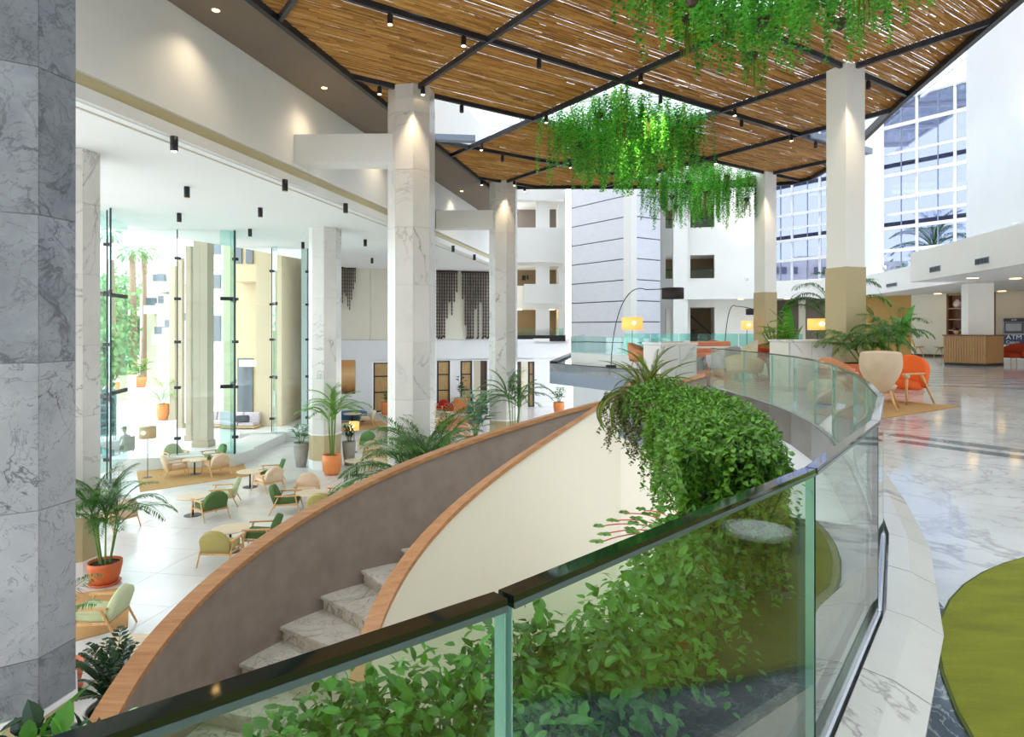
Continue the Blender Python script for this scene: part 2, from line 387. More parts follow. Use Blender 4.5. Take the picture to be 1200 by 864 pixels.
# ---------------------------------------------------------------- mesh helpers
class MB:
    def __init__(s):
        s.v = []
        s.f = []

    def add(s, vs, fs):
        o = len(s.v)
        s.v += [tuple(p) for p in vs]
        s.f += [tuple(i + o for i in q) for q in fs]
        return s

    def quad(s, a, b, c, d):
        return s.add([a, b, c, d], [(0, 1, 2, 3)])

    def box(s, c, sz, rot=0.0, tilt=None):
        hx, hy, hz = sz[0] / 2, sz[1] / 2, sz[2] / 2
        ps = []
        m = Matrix.Rotation(rot, 3, 'Z')
        if tilt:
            m = m @ Matrix.Rotation(tilt[1], 3, tilt[0])
        for z in (-hz, hz):
            for x, y in ((-hx, -hy), (hx, -hy), (hx, hy), (-hx, hy)):
                p = m @ Vector((x, y, z))
                ps.append((c[0] + p.x, c[1] + p.y, c[2] + p.z))
        return s.add(ps, [(3, 2, 1, 0), (4, 5, 6, 7), (0, 1, 5, 4), (1, 2, 6, 5), (2, 3, 7, 6), (3, 0, 4, 7)])

    def prism(s, poly, z0, z1, zs=None):
        """vertical prism over a counter-clockwise polygon"""
        n = len(poly)
        ar = sum(poly[i][0] * poly[(i + 1) % n][1] - poly[(i + 1) % n][0] * poly[i][1] for i in range(n))
        if ar < 0:
            poly = poly[::-1]
        vs = [(p[0], p[1], z0) for p in poly] + [(p[0], p[1], z1) for p in poly]
        fs = [tuple(range(n))[::-1], tuple(range(n, 2 * n))]
        fs += [(i, (i + 1) % n, n + (i + 1) % n, n + i) for i in range(n)]
        return s.add(vs, fs)

    def wall(s, p, q, z0, z1, th=0.1, side=1):
        """upright slab from p to q, thickness to the left (side 1), right (-1) or both (0)"""
        dx, dy = q[0] - p[0], q[1] - p[1]
        l = hypot(dx, dy) or 1
        nx, ny = -dy / l, dx / l
        a, b = (0, th) if side == 1 else ((-th, 0) if side == -1 else (-th / 2, th / 2))
        return s.prism([(p[0] + nx * a, p[1] + ny * a), (q[0] + nx * a, q[1] + ny * a), (q[0] + nx * b, q[1] + ny * b), (p[0] + nx * b, p[1] + ny * b)], z0, z1)

    def tube(s, path, r, n=6, cap=True):
        path = [Vector(p) for p in path]
        rr = r if isinstance(r, (list, tuple)) else [r] * len(path)
        rings = []
        up = None
        for i, p in enumerate(path):
            t = (path[min(i + 1, len(path) - 1)] - path[max(i - 1, 0)]).normalized()
            if up is None:
                up = Vector((0, 0, 1)) if abs(t.z) < 0.9 else Vector((1, 0, 0))
            x = t.cross(up)
            if x.length < 1e-5:
                x = t.cross(Vector((0, 1, 0)))
            x.normalize()
            y = x.cross(t).normalized()
            up = y
            rings.append([p + (x * cos(2 * pi * k / n) + y * sin(2 * pi * k / n)) * rr[i] for k in range(n)])
        vs = [q for g in rings for q in g]
        fs = []
        for i in range(len(path) - 1):
            for k in range(n):
                fs.append((i * n + k, i * n + (k + 1) % n, (i + 1) * n + (k + 1) % n, (i + 1) * n + k))
        if cap:
            fs.append(tuple(range(n))[::-1])
            fs.append(tuple(range((len(path) - 1) * n, len(path) * n)))
        return s.add(vs, fs)

    def lathe(s, prof, n=16, c=(0, 0, 0)):
        vs = []
        for r, z in prof:
            vs += [(c[0] + r * cos(2 * pi * k / n), c[1] + r * sin(2 * pi * k / n), c[2] + z) for k in range(n)]
        fs = []
        for i in range(len(prof) - 1):
            for k in range(n):
                fs.append((i * n + k, i * n + (k + 1) % n, (i + 1) * n + (k + 1) % n, (i + 1) * n + k))
        if prof[0][0] > 1e-4:
            fs.append(tuple(range(n))[::-1])
        if prof[-1][0] > 1e-4:
            fs.append(tuple(range((len(prof) - 1) * n, len(prof) * n)))
        return s.add(vs, fs)

    def grid(s, rows):
        n = len(rows[0])
        vs = [p for r in rows for p in r]
        fs = [(i * n + k, i * n + k + 1, (i + 1) * n + k + 1, (i + 1) * n + k) for i in range(len(rows) - 1) for k in range(n - 1)]
        return s.add(vs, fs)

    def mesh(s, name, mat, smooth=False):
        me = bpy.data.meshes.new(name)
        me.from_pydata(s.v, [], s.f)
        if mat:
            me.materials.append(mat)
        if smooth:
            me.polygons.foreach_set('use_smooth', [True] * len(me.polygons))
        me.update()
        return me

    def build(s, name, mat, parent=None, smooth=False, bevel=0.0, loc=None, rotz=0.0, solid=0.0, sub=0):
        o = bpy.data.objects.new(name, s.mesh(name, mat, smooth))
        COL.objects.link(o)
        if parent:
            o.parent = parent
        if loc:
            o.location = loc
        if rotz:
            o.rotation_euler.z = rotz
        if solid:
            md = o.modifiers.new('solid', 'SOLIDIFY')
            md.thickness = solid
            md.offset = 0
        if sub:
            md = o.modifiers.new('sub', 'SUBSURF')
            md.levels = md.render_levels = sub
        if bevel:
            md = o.modifiers.new('bevel', 'BEVEL')
            md.width = bevel
            md.segments = 2
            md.limit_method = 'ANGLE'
        return o


def inst(name, me, parent, loc=(0, 0, 0), rot=(0, 0, 0), sc=(1, 1, 1)):
    o = bpy.data.objects.new(name, me)
    COL.objects.link(o)
    o.parent = parent
    o.location = loc
    o.rotation_euler = rot
    o.scale = sc if isinstance(sc, (tuple, list)) else (sc, sc, sc)
    return o


def tag(o, label=None, cat=None, group=None, kind=None):
    if label:
        o['label'] = label
    if cat:
        o['category'] = cat
    if group:
        o['group'] = group
    if kind:
        o['kind'] = kind
    return o


def thing(name, label, cat, loc=(0, 0, 0), rotz=0.0, group=None):
    o = bpy.data.objects.new(name, None)
    o.empty_display_size = 0.1
    COL.objects.link(o)
    o.location = loc
    o.rotation_euler.z = rotz
    return tag(o, label, cat, group)


def struct(o):
    o['kind'] = 'structure'
    return o


def sroot(name):
    o = bpy.data.objects.new(name, None)
    COL.objects.link(o)
    o['kind'] = 'structure'
    return o


def kids(o):
    return [c for c in bpy.data.objects if c.parent == o]


def copy_tree(o, loc, rotz, label, group=None, cat=None, swap=None):
    r = o.copy()
    COL.objects.link(r)
    r.location = loc
    r.rotation_euler.z = rotz
    r['label'] = label
    if group:
        r['group'] = group
    if cat:
        r['category'] = cat
    for ch in CH[o.name]:
        c = ch.copy()
        COL.objects.link(c)
        c.parent = r
        for g in CH.get(ch.name, []):
            d = g.copy()
            COL.objects.link(d)
            d.parent = c
    return r


CH = {}


def remember(o):
    CH[o.name] = kids(o)
    for c in CH[o.name]:
        k = kids(c)
        if k:
            CH[c.name] = k
    return o

# ================================================================ LARGE STRUCTURE
# line of the balustrade glass round the stairwell (hall side)
RAIL = [(-3.1, -1.55), (-2.05, -0.70), (-1.05, 0.20), (-0.014, 1.058), (0.93, 2.02), (1.72, 3.07), (2.39, 4.2), (2.86, 5.2), (3.33, 6.3),
        (3.96, 8.0), (4.30, 9.2), (4.53, 10.4), (4.65, 11.6), (4.69, 13.1), (4.65, 15.1)]


def lerp2(p, q, t):
    return (p[0] + (q[0] - p[0]) * t, p[1] + (q[1] - p[1]) * t)


def offset(path, d):
    """path moved sideways by d (positive = left of the direction of travel)"""
    out = []
    n = len(path)
    for i, p in enumerate(path):
        a, b = path[max(i - 1, 0)], path[min(i + 1, n - 1)]
        dx, dy = b[0] - a[0], b[1] - a[1]
        l = hypot(dx, dy)
        out.append((p[0] - dy / l * d, p[1] + dx / l * d))
    return out


def ribbon(mb, pa, pb, z0, z1):
    """solid between two equally long paths"""
    for i in range(len(pa) - 1):
        mb.prism([pa[i], pa[i + 1], pb[i + 1], pb[i]], z0, z1)
    return mb


def flat_poly(name, poly, z0, z1, mat, parent=None):
    m = MB().prism(poly, z0, z1)
    o = m.build(name, mat, parent)
    bm = bmesh.new()
    bm.from_mesh(o.data)
    bmesh.ops.triangulate(bm, faces=bm.faces[:])
    bm.to_mesh(o.data)
    bm.free()
    return o


# ---- upper floor
S1, S2 = (4.62, 21.55), (1.55, 26.65)           # front edge of the platform slab
edge = offset(RAIL, -0.02)
upper = edge + [(4.35, 15.9), (3.15, 16.4), (3.6, 19.5), S1, S2, (S2[0] + D2[0] * 13, S2[1] + D2[1] * 13),
                dp(0, 46), dp(16, 46), dp(21, 33), dp(21, -4), (-3.1, -4)]
floor = struct(flat_poly('floor', upper, -0.32, 0.0, M['marble_floor']))
# dark marble inlays
for k, (x, y, w) in enumerate(((4.95, 8.55, 0.24), (4.75, 8.05, 0.22))):
    bx, by = -B2[0], -B2[1]
    MB().wall((x, y), (x + bx * 11, y + by * 11), 0.0, 0.003, w).build('inlay_strip', M['marble_dark'], floor)
for k in range(4):
    c = (9.3 + k * 1.0, 16.6 + k * 0.55)
    MB().wall((c[0], c[1]), (c[0] + 3.1, c[1] - 1.5 + 0.5 * k), 0.0, 0.003, 0.17).build('inlay_strip', M['marble_dark'], floor)
    c = (10.4 + k * 1.1, 18.6 + k * 1.1)
    MB().wall((c[0], c[1]), (c[0] + 3.6, c[1] + 0.7), 0.0, 0.003, 0.16).build('inlay_strip', M['marble_dark'], floor)
MB().prism([(2.41, 4.0), (2.19, 3.33), (1.86, 2.25), (1.5, 1.0), (0.9, 0.9), (1.1, 1.75), (1.55, 2.5), (2.0, 3.3)], 0.0, 0.003).build('inlay_band', M['marble_dark'], floor)
# marble kerb pieces along the hall side of the glass
ka, kb, kc = offset(RAIL, -0.045), offset(RAIL, -0.15), offset(RAIL, -0.27)
for i in range(2, 9):
    m = MB()
    a0, a1, b0, b1, c0, c1 = ka[i], ka[i + 1], kb[i], kb[i + 1], kc[i], kc[i + 1]
    g = 0.003
    f = lambda p, q, t: (p[0] + (q[0] - p[0]) * t, p[1] + (q[1] - p[1]) * t)
    for h in (0, 1):
        t0, t1 = (0.0, 0.5 - g) if h == 0 else (0.5 + g, 1.0 - g)
        A0, A1, B0, B1, C0, C1 = f(a0, a1, t0), f(a0, a1, t1), f(b0, b1, t0), f(b0, b1, t1), f(c0, c1, t0), f(c0, c1, t1)
        m = MB()
        m.add([(*A0, 0), (*A1, 0), (*C1, 0), (*C0, 0), (*A0, 0.085), (*A1, 0.085), (*B1, 0.07), (*B0, 0.07), (*C1, 0.02), (*C0, 0.02)],
              [(0, 1, 5, 4), (4, 5, 6, 7), (7, 6, 8, 9), (9, 8, 2, 3), (0, 4, 7, 9, 3), (1, 2, 8, 6, 5), (0, 3, 2, 1)])
        m.build('kerb_stone', M['marble'], floor)

# ---- well edge: steel panels and the wall below
well = sroot('wall_stairwell')
ea, eb = offset(RAIL, 0.025), offset(RAIL, 0.05)
for i in range(1, len(RAIL) - 1):
    MB().prism([ea[i], ea[i + 1], eb[i + 1], eb[i]], -0.46, 0.05).build('steel_panel', M['steel'], well)
wa, wb = offset(RAIL, -0.25), offset(RAIL, -0.1)
for i in range(1, len(RAIL) - 1):
    MB().prism([wa[i], wa[i + 1], wb[i + 1], wb[i]], LOW, -0.32).build('wall_panel', M['wall_cool'], well)

# ---- platform slab edge (blue-grey) with black rim
slab = sroot('trim_platform')
nb = (D2[0], D2[1])
q1 = (4.3, 16.3)
m = MB()
m.wall(S2, S1, -0.82, -0.02, 0.22)
m.wall(S1, (3.35, 16.6), -0.82, -0.02, 0.22)
m.build('slab_front', M['slabgrey'], slab)
MB().wall((S2[0], S2[1]), (S2[0] + D2[0] * 13, S2[1] + D2[1] * 13), -0.82, -0.02, 0.22, -1).build('slab_side', M['slabgrey'], slab)
MB().wall(S2, S1, -0.02, 0.0, 0.3).build('rim', M['black'], slab)
MB().wall(S2, (S2[0] + D2[0] * 10, S2[1] + D2[1] * 10), -0.02, 0.09, 0.3, -1).build('rim', M['black'], slab)
in1 = (S1[0] + 0.75, S1[1] + 0.55)
in2 = (S2[0] + 0.95, S2[1] + 0.75)
MB().wall(in2, in1, 0.0, 0.42, 0.3).build('upstand', M['white'], slab)

# ---- lower floor of large tiles
lowf = sroot('floor_lower')
MB().prism([(-34, -3), (9, -3), (9, 56), (-34, 56)], LOW - 0.3, LOW - 0.012).build('screed', M['concrete'], lowf)
ts = 1.5
tm = MB().box((0, 0, -0.006), (ts - 0.008, ts - 0.008, 0.012)).mesh('floor_tile', M['tile'])
cnt = 0
small = MB()
for i in range(-14, 12):
    for j in range(0, 38):
        c = dp(-6.5 + i * ts, 6.0 + j * ts)
        if c[1] < 5 or c[0] > 8 or c[0] < -20:
            continue
        px = 600 + F * c[0] / c[1]
        if c[1] < 29.5 and 70 < px < 640 and -15.5 < c[0] and not (c[1] > 24.8 and c[0] < -11.5):
            inst('floor_tile', tm, lowf, (c[0], c[1], LOW), (0, 0, ANG_P))
            cnt += 1
        else:
            small.box((c[0], c[1], LOW - 0.006), (ts - 0.008, ts - 0.008, 0.012), ANG_P)
tag(small.build('floor_tile_field', M['tile'], lowf), kind='stuff')

# ---- lounge ceiling (lower hall) and the long white beam above its edge
FA, FB = (-7.40, 11.1), (-1.28, 38.9)
fd = ((FB[0] - FA[0]), (FB[1] - FA[1]))
fl = hypot(*fd)
fd = (fd[0] / fl, fd[1] / fl)
fn = (-fd[1], fd[0])                       # towards the lounge


def fas(s, w):
    return (FA[0] + fd[0] * s + fn[0] * w, FA[1] + fd[1] * s + fn[1] * w)


def gpoly(pts):
    return pts


ceil_poly = [fas(-16, 0.12), fas(36, 0.12), fas(40, 6), (-9.4, 46), (-13.0, 31.7), (-13.3, 30.9), (-15.4, 25.7), (-18.5, 21.0), (-24, 19), (-24, -6)]
struct(flat_poly('ceiling', ceil_poly, 5.33, 5.55, M['ceil']))
struct(MB().prism([fas(-16, 0.0), fas(36, 0.0), fas(36, 0.35), fas(-16, 0.35)], 5.84, 8.05).build('wall_beam', M['wall']))
struct(MB().prism([fas(-16, 0.1), fas(36, 0.1), fas(36, 0.35), fas(-16, 0.35)], 5.6, 5.84).build('trim_1', M['cove']))
struct(MB().prism([fas(-16, 0.02), fas(36, 0.02), fas(36, 0.3), fas(-16, 0.3)], 5.36, 5.6).build('trim_2', M['wall']))
struct(MB().prism([fas(-16, 0.34), fas(36, 0.34), fas(36, 0.40), fas(-16, 0.40)], 5.315, 5.34).build('trim_3', M['under']))
struct(MB().prism([fas(-16, 0.0), fas(27.5, 0.0), fas(27.5, -1.95), fas(-16, -1.75)], 8.05, 8.3).build('ceiling_soffit', M['soffit']))
struct(MB().prism([fas(-16, 0.0), fas(36, 0.0), fas(36, 0.3), fas(-16, 0.3)], 8.3, 13.0).build('wall_left', M['wall']))
struct(MB().prism([fas(-16, 0.3), fas(40, 0.3), fas(40, 16), fas(-16, 16)], 8.05, 8.3).build('ceiling_roof', M['wall']))
# cross beams from the columns to the long beam
for (cx, cy) in ((-2.79, 18.0), (-0.39, 29.3)):
    w = 3.25 if cy < 20 else 3.0
    p = (cx - 0.3, cy - 0.05)
    q = (cx - w, cy + 0.05)
    o = MB().wall(p, q, 5.93, 6.72, 0.7, 0).build('trim_4' if cy < 20 else 'trim_5', M['wall'])
    struct(o)

# ---- back wall of the lower hall with doors
back = sroot('wall_back')
W0, W1 = (-12.5, 41.0), (6.0, 46.5)


def wpt(px):
    """point of the back wall seen at px"""
    k = (px - 600) / F
    dx, dy = W1[0] - W0[0], W1[1] - W0[1]
    t = (k * W0[1] - W0[0]) / (dx - k * dy)
    return (W0[0] + dx * t, W0[1] + dy * t)


openings = [(437, 459, 425), (512, 527, 423), (539.5, 553, 423), (555, 571, 423), (605, 626, 424)]
prev = 380
for (a, b, top) in openings:
    pa, pb = wpt(a), wpt(b)
    MB().wall(wpt(prev), pa, LOW, 0.7, 0.3).build('wall_panel', M['wall_cool'], back)
    MB().wall(pa, pb, zpy(top, pa[1]), 0.7, 0.3).build('lintel', M['wall_cool'], back)
    prev = b
MB().wall(wpt(prev), wpt(666), LOW, 0.55, 0.3).build('wall_panel', M['wall_cool'], back)
for a, b in ((380, 434), (434, 520), (520, 606)):
    MB().wall(wpt(a + 0.15), wpt(b - 0.15), 0.72, 5.4, 0.32).build('wall_panel', M['cream'], back)
MB().wall((wpt(380)[0], wpt(380)[1] + 0.3), (wpt(606)[0], wpt(606)[1] + 0.3), 0.6, 5.5, 0.2).build('wall_core', M['cream'], back)
MB().wall((wpt(500)[0], wpt(500)[1] + 4.5), (wpt(680)[0], wpt(680)[1] + 4.5), LOW, 1.0, 0.2).build('corridor_wall', M['cream'], back)
MB().prism([wpt(430), wpt(670), (wpt(670)[0], wpt(670)[1] + 5), (wpt(430)[0], wpt(430)[1] + 5)], zpy(422, 44), zpy(422, 44) + 0.1).build('corridor_ceiling', M['wall'], back)
# side wall between the glass front and the back wall
struct(MB().wall((-10.1, 31.9), (-12.3, 41.0), LOW, 5.4, 0.25).build('wall_side', M['wall_cool']))


def slat_door(name, a, b, top, mat=None, frame=True):
    pa, pb = wpt(a), wpt(b)
    d = struct(thing(name, 'slatted oak door', None, (pa[0], pa[1] + 0.06, LOW), atan2(pb[1] - pa[1], pb[0] - pa[0])))
    del d['label']
    w = hypot(pb[0] - pa[0], pb[1] - pa[1])
    h = zpy(top, pa[1]) - LOW
    if frame:
        for x in (0.05, w - 0.05):
            MB().box((x, 0, h / 2), (0.1, 0.12, h)).build('frame_post', M['black'], d)
        for z in (0.05, h * 0.40, h * 0.72, h - 0.05):
            MB().box((w / 2, 0, z), (w - 0.2, 0.1, 0.08)).build('frame_rail', M['black'], d)
        MB().box((w / 2, 0.09, h / 2), (w - 0.1, 0.03, h - 0.05)).build('backing', M['oakpanel'], d)
        n = 5
        for k in range(n):
            ww = (w - 0.2) / n
            MB().box((0.1 + ww * (k + 0.5), 0.03, h / 2), (ww - 0.012, 0.05, h - 0.1)).build('board', M['oakpanel'], d)
    else:
        MB().box((w / 2, 0.1, h / 2), (w, 0.08, h)).build('door_leaf', mat, d)
    return d


slat_door('door_1', 437, 459, 425)
slat_door('door_2', 512, 527, 423)
slat_door('door_3', 539.5, 553, 423)
slat_door('door_4', 563.5, 571, 423, M['dark_wall'], False)
slat_door('door_5', 605, 611, 424, M['dark_wall'], False)
slat_door('door_6', 619, 626, 424)

# ---- balconies on the far left of the atrium
bal = sroot('wall_balcony')
BY = 46.0


def bx(px):
    return (px - 600) / F * BY


def balbox(name, x0, x1, y0, y1, dep, mat, dy=0.0):
    MB().box(((bx(x0) + bx(x1)) / 2, BY + dy + dep / 2, (zpy(y0, BY) + zpy(y1, BY)) / 2), (bx(x1) - bx(x0), dep, abs(zpy(y0, BY) - zpy(y1, BY)))).build(name, mat, bal)


balbox('parapet', 596, 660, 268, 308, 0.4, M['wall'], -0.5)
balbox('parapet', 614, 660, 333.5, 356, 0.4, M['wall'], -0.5)
balbox('parapet', 596, 614, 335, 358, 0.3, M['wall'], 0.0)
balbox('upper_wall', 596, 660, 150, 236, 0.6, M['wall'], -0.5)
balbox('slab_edge', 596, 660, 226, 236.5, 4.0, M['wall'], -0.1)
balbox('slab_edge', 596, 660, 308, 312, 4.0, M['wall'], -0.1)
balbox('slab_edge', 596, 660, 356, 362, 4.0, M['wall'], -0.1)
balbox('slab_rim', 596, 662, 393, 400, 0.5, M['black'], -0.5)
balbox('slab_edge', 596, 662, 396, 404, 4.0, M['wall'], -0.1)
for y0, y1 in ((236, 308), (308, 357), (357, 400)):
    balbox('pier', 628, 644, y0, y1, 0.5, M['wall'], -0.05)
    balbox('corridor_wall', 590, 664, y0, y1, 0.2, M['taupe_wall' if y0 == 236 else 'corridor'], 3.0)
balbox('end_wall', 655, 663, 150, 400, 4.0, M['wall'], 0.1)
balbox('glass_guard', 605, 627, 385, 393, 0.05, M['glass_rail'], -0.2)
balbox('glass_guard', 645, 660, 385, 393, 0.05, M['glass_rail'], -0.2)
balbox('picture', 612.5, 617, 319, 325, 0.05, M['black'], 2.9)
balbox('picture', 618.5, 620.5, 319, 324, 0.05, M['black'], 2.9)
MB().wall(wpt(626), wpt(668), 0.4, 0.75, 0.3).build('band', M['wall'], bal)
MB().box((bx(609), BY + 1.2, zpy(362.6, BY)), (0.3, 0.3, 0.04)).build('ceiling_lamp', M['warm_lens'], bal)
MB().box((bx(648), BY + 1.2, zpy(362.6, BY)), (0.3, 0.3, 0.04)).build('ceiling_lamp', M['warm_lens'], bal)

# ---- lift tower clad in embossed panels
LC = (7.0, 38.0)
lift = sroot('wall_lift')
lA = (LC[0] + A2[0] * 2.45, LC[1] + A2[1] * 2.45)
lB = (LC[0] + B2[0] * 5.4, LC[1] + B2[1] * 5.4)
inn = lambda p, d: (p[0] + (A2[0] + B2[0]) * d, p[1] + (A2[1] + B2[1]) * d)
MB().prism([inn(LC, 0.2), (lA[0], lA[1] + 0.2), (lA[0] - 0.57 * 4, lA[1] + 0.82 * 4), (lB[0], lB[1] + 0.25)], -0.3, 13.0).build('core', M['black'], lift)
ph = 1.245
for k in range(9):
    z0, z1 = 0.6 + (k - 1) * ph + 0.03, 0.6 + k * ph - 0.03
    z0 = max(z0, LOW if False else -0.6)
    s0 = 0.35
    MB().wall((LC[0] + B2[0] * s0, LC[1] + B2[1] * s0), lB, z0, z1, 0.12, -1).build('cladding_panel', M['lift'], lift)
    MB().wall((LC[0] + A2[0] * s0, LC[1] + A2[1] * s0), lA, z0, z1, 0.12, 1).build('cladding_panel', M['lift'], lift)
for k in range(9, 11):
    z0, z1 = 0.6 + (k - 1) * ph + 0.03, 0.6 + k * ph - 0.03
    MB().wall((LC[0] + B2[0] * s0, LC[1] + B2[1] * s0), lB, z0, z1, 0.12, -1).build('cladding_panel', M['lift'], lift)
    MB().wall((LC[0] + A2[0] * s0, LC[1] + A2[1] * s0), lA, z0, z1, 0.12, 1).build('cladding_panel', M['lift'], lift)
MB().prism([(LC[0] + B2[0] * 0.55 - .1, LC[1] + B2[1] * 0.55 - .1), (LC[0] - 0.05, LC[1] - 0.12), (LC[0] + A2[0] * 0.42, LC[1] + A2[1] * 0.42 - .1), (LC[0], LC[1] + 0.6)], -0.3, 13).build('pilaster', M['wall'], lift)
# wall below the platform, under the lift
struct(MB().wall((S2[0] + D2[0] * 8 + 0.3, S2[1] + D2[1] * 8), (S1[0] + 6, S1[1] + 9), LOW, -0.4, 0.3).build('wall_under_platform', M['wall_cool']))

# ---- far side of the atrium: gallery ring, wall with openings, glazing
far = sroot('wall_far')
RV, RU = 40.2, 12.5
GV0 = 27.1
u0 = 3.2


def far_box(name, ua, ub, va, vb, z0, z1, mat, par=None):
    MB().prism([dp(ua, va), dp(ub, va), dp(ub, vb), dp(ua, vb)], z0, z1).build(name, mat, par or far)


far_box('gallery_front', u0, RU, RV, RV + 0.25, 3.2, 4.25, M['wall'])
far_box('gallery_front', RU, RU + 0.25, 27.2, RV + 0.25, 3.2, 4.25, M['wall'])
far_box('gallery_slab', u0, 21, RV + 0.1, 47, 3.22, 3.5, M['wall'])
far_box('gallery_slab', RU + 0.1, 21, GV0, RV + 0.1, 3.22, 3.5, M['wall'])
far_box('pilaster', 2.75, 3.6, RV + 0.1, RV + 1.0, -0.3, 13, M['wall'])
wv = 41.5
z_op = [(0.0, 2.75), (4.55, 6.0), (7.7, 9.25), (10.9, 12.4)]
# columns of wall around the openings (left narrow window column, right window column, solid)
for (ua, ub) in ((1.9, 2.35), (2.85, 3.85), (5.3, 7.85)):
    far_box('wall_panel', ua, ub, wv, wv + 0.35, 0.0, 13, M['wall'])
for (ua, ub) in ((2.35, 2.85), (3.85, 5.3)):
    zz = 0.0
    for (a, b) in z_op:
        if a > zz:
            far_box('wall_panel', ua, ub, wv, wv + 0.35, zz, a, M['wall'])
        zz = b
    far_box('wall_panel', ua, ub, wv, wv + 0.35, zz, 13, M['wall'])
    for (a, b) in z_op[1:]:
        far_box('glass_guard', ua, ub, wv + 0.2, wv + 0.23, a, a + 0.55, M['glass_rail'])
        far_box('guard_rail', ua, ub, wv + 0.19, wv + 0.24, a + 0.55, a + 0.6, M['black'])
far_box('corridor_wall', 1.5, 7.5, wv + 2.6, wv + 2.8, -0.1, 13, M['corridor'])
for (a, b) in z_op:
    far_box('corridor_ceiling', 1.5, 7.5, wv + 0.3, wv + 2.6, b + 0.02, b + 0.2, M['wall'])
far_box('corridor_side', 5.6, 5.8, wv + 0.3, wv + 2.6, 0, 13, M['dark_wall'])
# stair in the dark opening on the ground
for k in range(7):
    far_box('stair_tread', 4.0 + k * 0.2, 4.25 + k * 0.2, wv + 1.0, wv + 2.2, 1.3 - k * 0.18, 1.36 - k * 0.18, M['black'])
MB().tube([(*dp(3.9, wv + 0.9), 2.3), (*dp(5.2, wv + 0.9), 1.1)], 0.05).build('stair_rail', M['black'], far)

# corner glazing along the second grid direction
GA, GB = (16.0, 41.0), (24.2, 29.3)
gl = sroot('window_1')
gd = (GB[0] - GA[0], GB[1] - GA[1])
gL = hypot(*gd)
gd = (gd[0] / gL, gd[1] / gL)
gang = atan2(gd[1], gd[0])


def gp(s, n=0.0):
    return (GA[0] + gd[0] * s - gd[1] * n, GA[1] + gd[1] * s + gd[0] * n)


zt = [4.3, 7.55, 10.8, 13.6]
for z in zt:
    MB().wall(gp(0), gp(gL), z - 0.06, z + 0.06, 0.14, 0).build('transom', M['white'], gl)
s = 0.1
k = 0
mull = []
while s < gL:
    mull.append(s)
    MB().wall(gp(s - 0.05), gp(s + 0.05), 4.2, 13.6, 0.16, 0).build('mullion', M['white'], gl)
    s += 1.75
for i in range(len(mull) - 1):
    s0, s1 = mull[i] + 0.06, mull[i + 1] - 0.06
    MB().wall(gp(s0 + (s1 - s0) * 0.55), gp(s0 + (s1 - s0) * 0.55 + 0.05), 4.2, 13.6, 0.05, 0).build('thin_mullion', M['slabgrey'], gl)
    for za, zb in zip(zt[:-1], zt[1:]):
        MB().wall(gp(s0), gp(s1), za + 0.07, zb - 0.07, 0.012, 0).build('pane', M['glass_solar'], gl)
for z in (5.5, 6.7, 8.25, 9.5, 12.1):
    MB().wall(gp(0, -0.25), gp(gL, -0.25), z, z + 0.17, 0.12, 0).build('louvre', M['white'], gl)
for z in (7.0, 10.2):
    MB().wall(gp(0, 0.6), gp(gL, 0.6), z, z + 0.22, 0.12, 0).build('floor_edge', M['slabgrey'], gl)
struct(MB().wall(gp(0, -0.1), gp(gL, -0.1), 3.3, 4.24, 0.25, 0).build('wall_glazing_sill', M['wall']))
struct(MB().wall(gp(6.15, -0.45), gp(7.3, -0.45), 4.2, 13.6, 0.5, 0).build('wall_pier', M['wall']))
struct(MB().wall(dp(7.85, wv), gp(0.1), 4.0, 13.6, 0.3).build('wall_far_return', M['wall']))

# right hand gallery slab with white front, wall above
rg = sroot('wall_gallery')
GU, GV = 10.7, 27.2
far_box('gallery_front', GU, GU + 0.3, -6, GV, 3.2, 4.32, M['wall'], rg)
far_box('gallery_end', GU + 0.3, RU + 0.3, GV - 0.3, GV, 3.2, 4.32, M['wall'], rg)
far_box('gallery_slab', GU + 0.1, 21, -6, GV - 0.1, 3.22, 3.5, M['ceil'], rg)
RWa, RWb = (16.6, 23.7), (13.0, 3.0)
struct(MB().wall(RWa, RWb, 3.5, 13.6, 0.5).build('wall_right', M['wall_cool']))
struct(MB().wall((RWa[0] + 0.1, RWa[1]), (RWa[0] + 6, RWa[1] - 1), 3.5, 13.6, 0.4, -1).build('wall_right_return', M['wall']))
# ground floor walls below the gallery on the right
K0, K1 = (21.5, 34.2), (26.8, 26.6)
gw = sroot('wall_reception')


def kpt(px):
    kk = (px - 600) / F
    dx, dy = K1[0] - K0[0], K1[1] - K0[1]
    t = (kk * K0[1] - K0[0]) / (dx - kk * dy)
    return (K0[0] + dx * t, K0[1] + dy * t)


MB().wall(kpt(1068), kpt(1109), 0, 3.22, 0.25).build('wall_panel', M['cream'], gw)
MB().wall(kpt(1167), kpt(1240), 0, 3.22, 0.25).build('wall_panel', M['under'], gw)
MB().wall((kpt(1100)[0] + .6, kpt(1100)[1] + .4), (kpt(1180)[0] + .6, kpt(1180)[1] + .4), 0, 3.22, 0.2).build('wall_panel', M['under'], gw)
MB().wall(kpt(1240), (26, 5), 0, 3.22, 0.25).build('wall_panel', M['under'], gw)
OC = lerp2((16.5, 41.3), kpt(1068), 0.60)
MB().wall((16.5, 41.3), OC, 0, 3.22, 0.2).build('wall_panel', M['taupe_wall'], gw)
MB().wall(OC, kpt(1068), 0, 3.22, 0.2).build('wall_panel', M['ochre'], gw)
MB().wall(kpt(1068), kpt(1109), 0, 0.1, 0.02, -1).build('skirting', M['dark_wall'], gw)
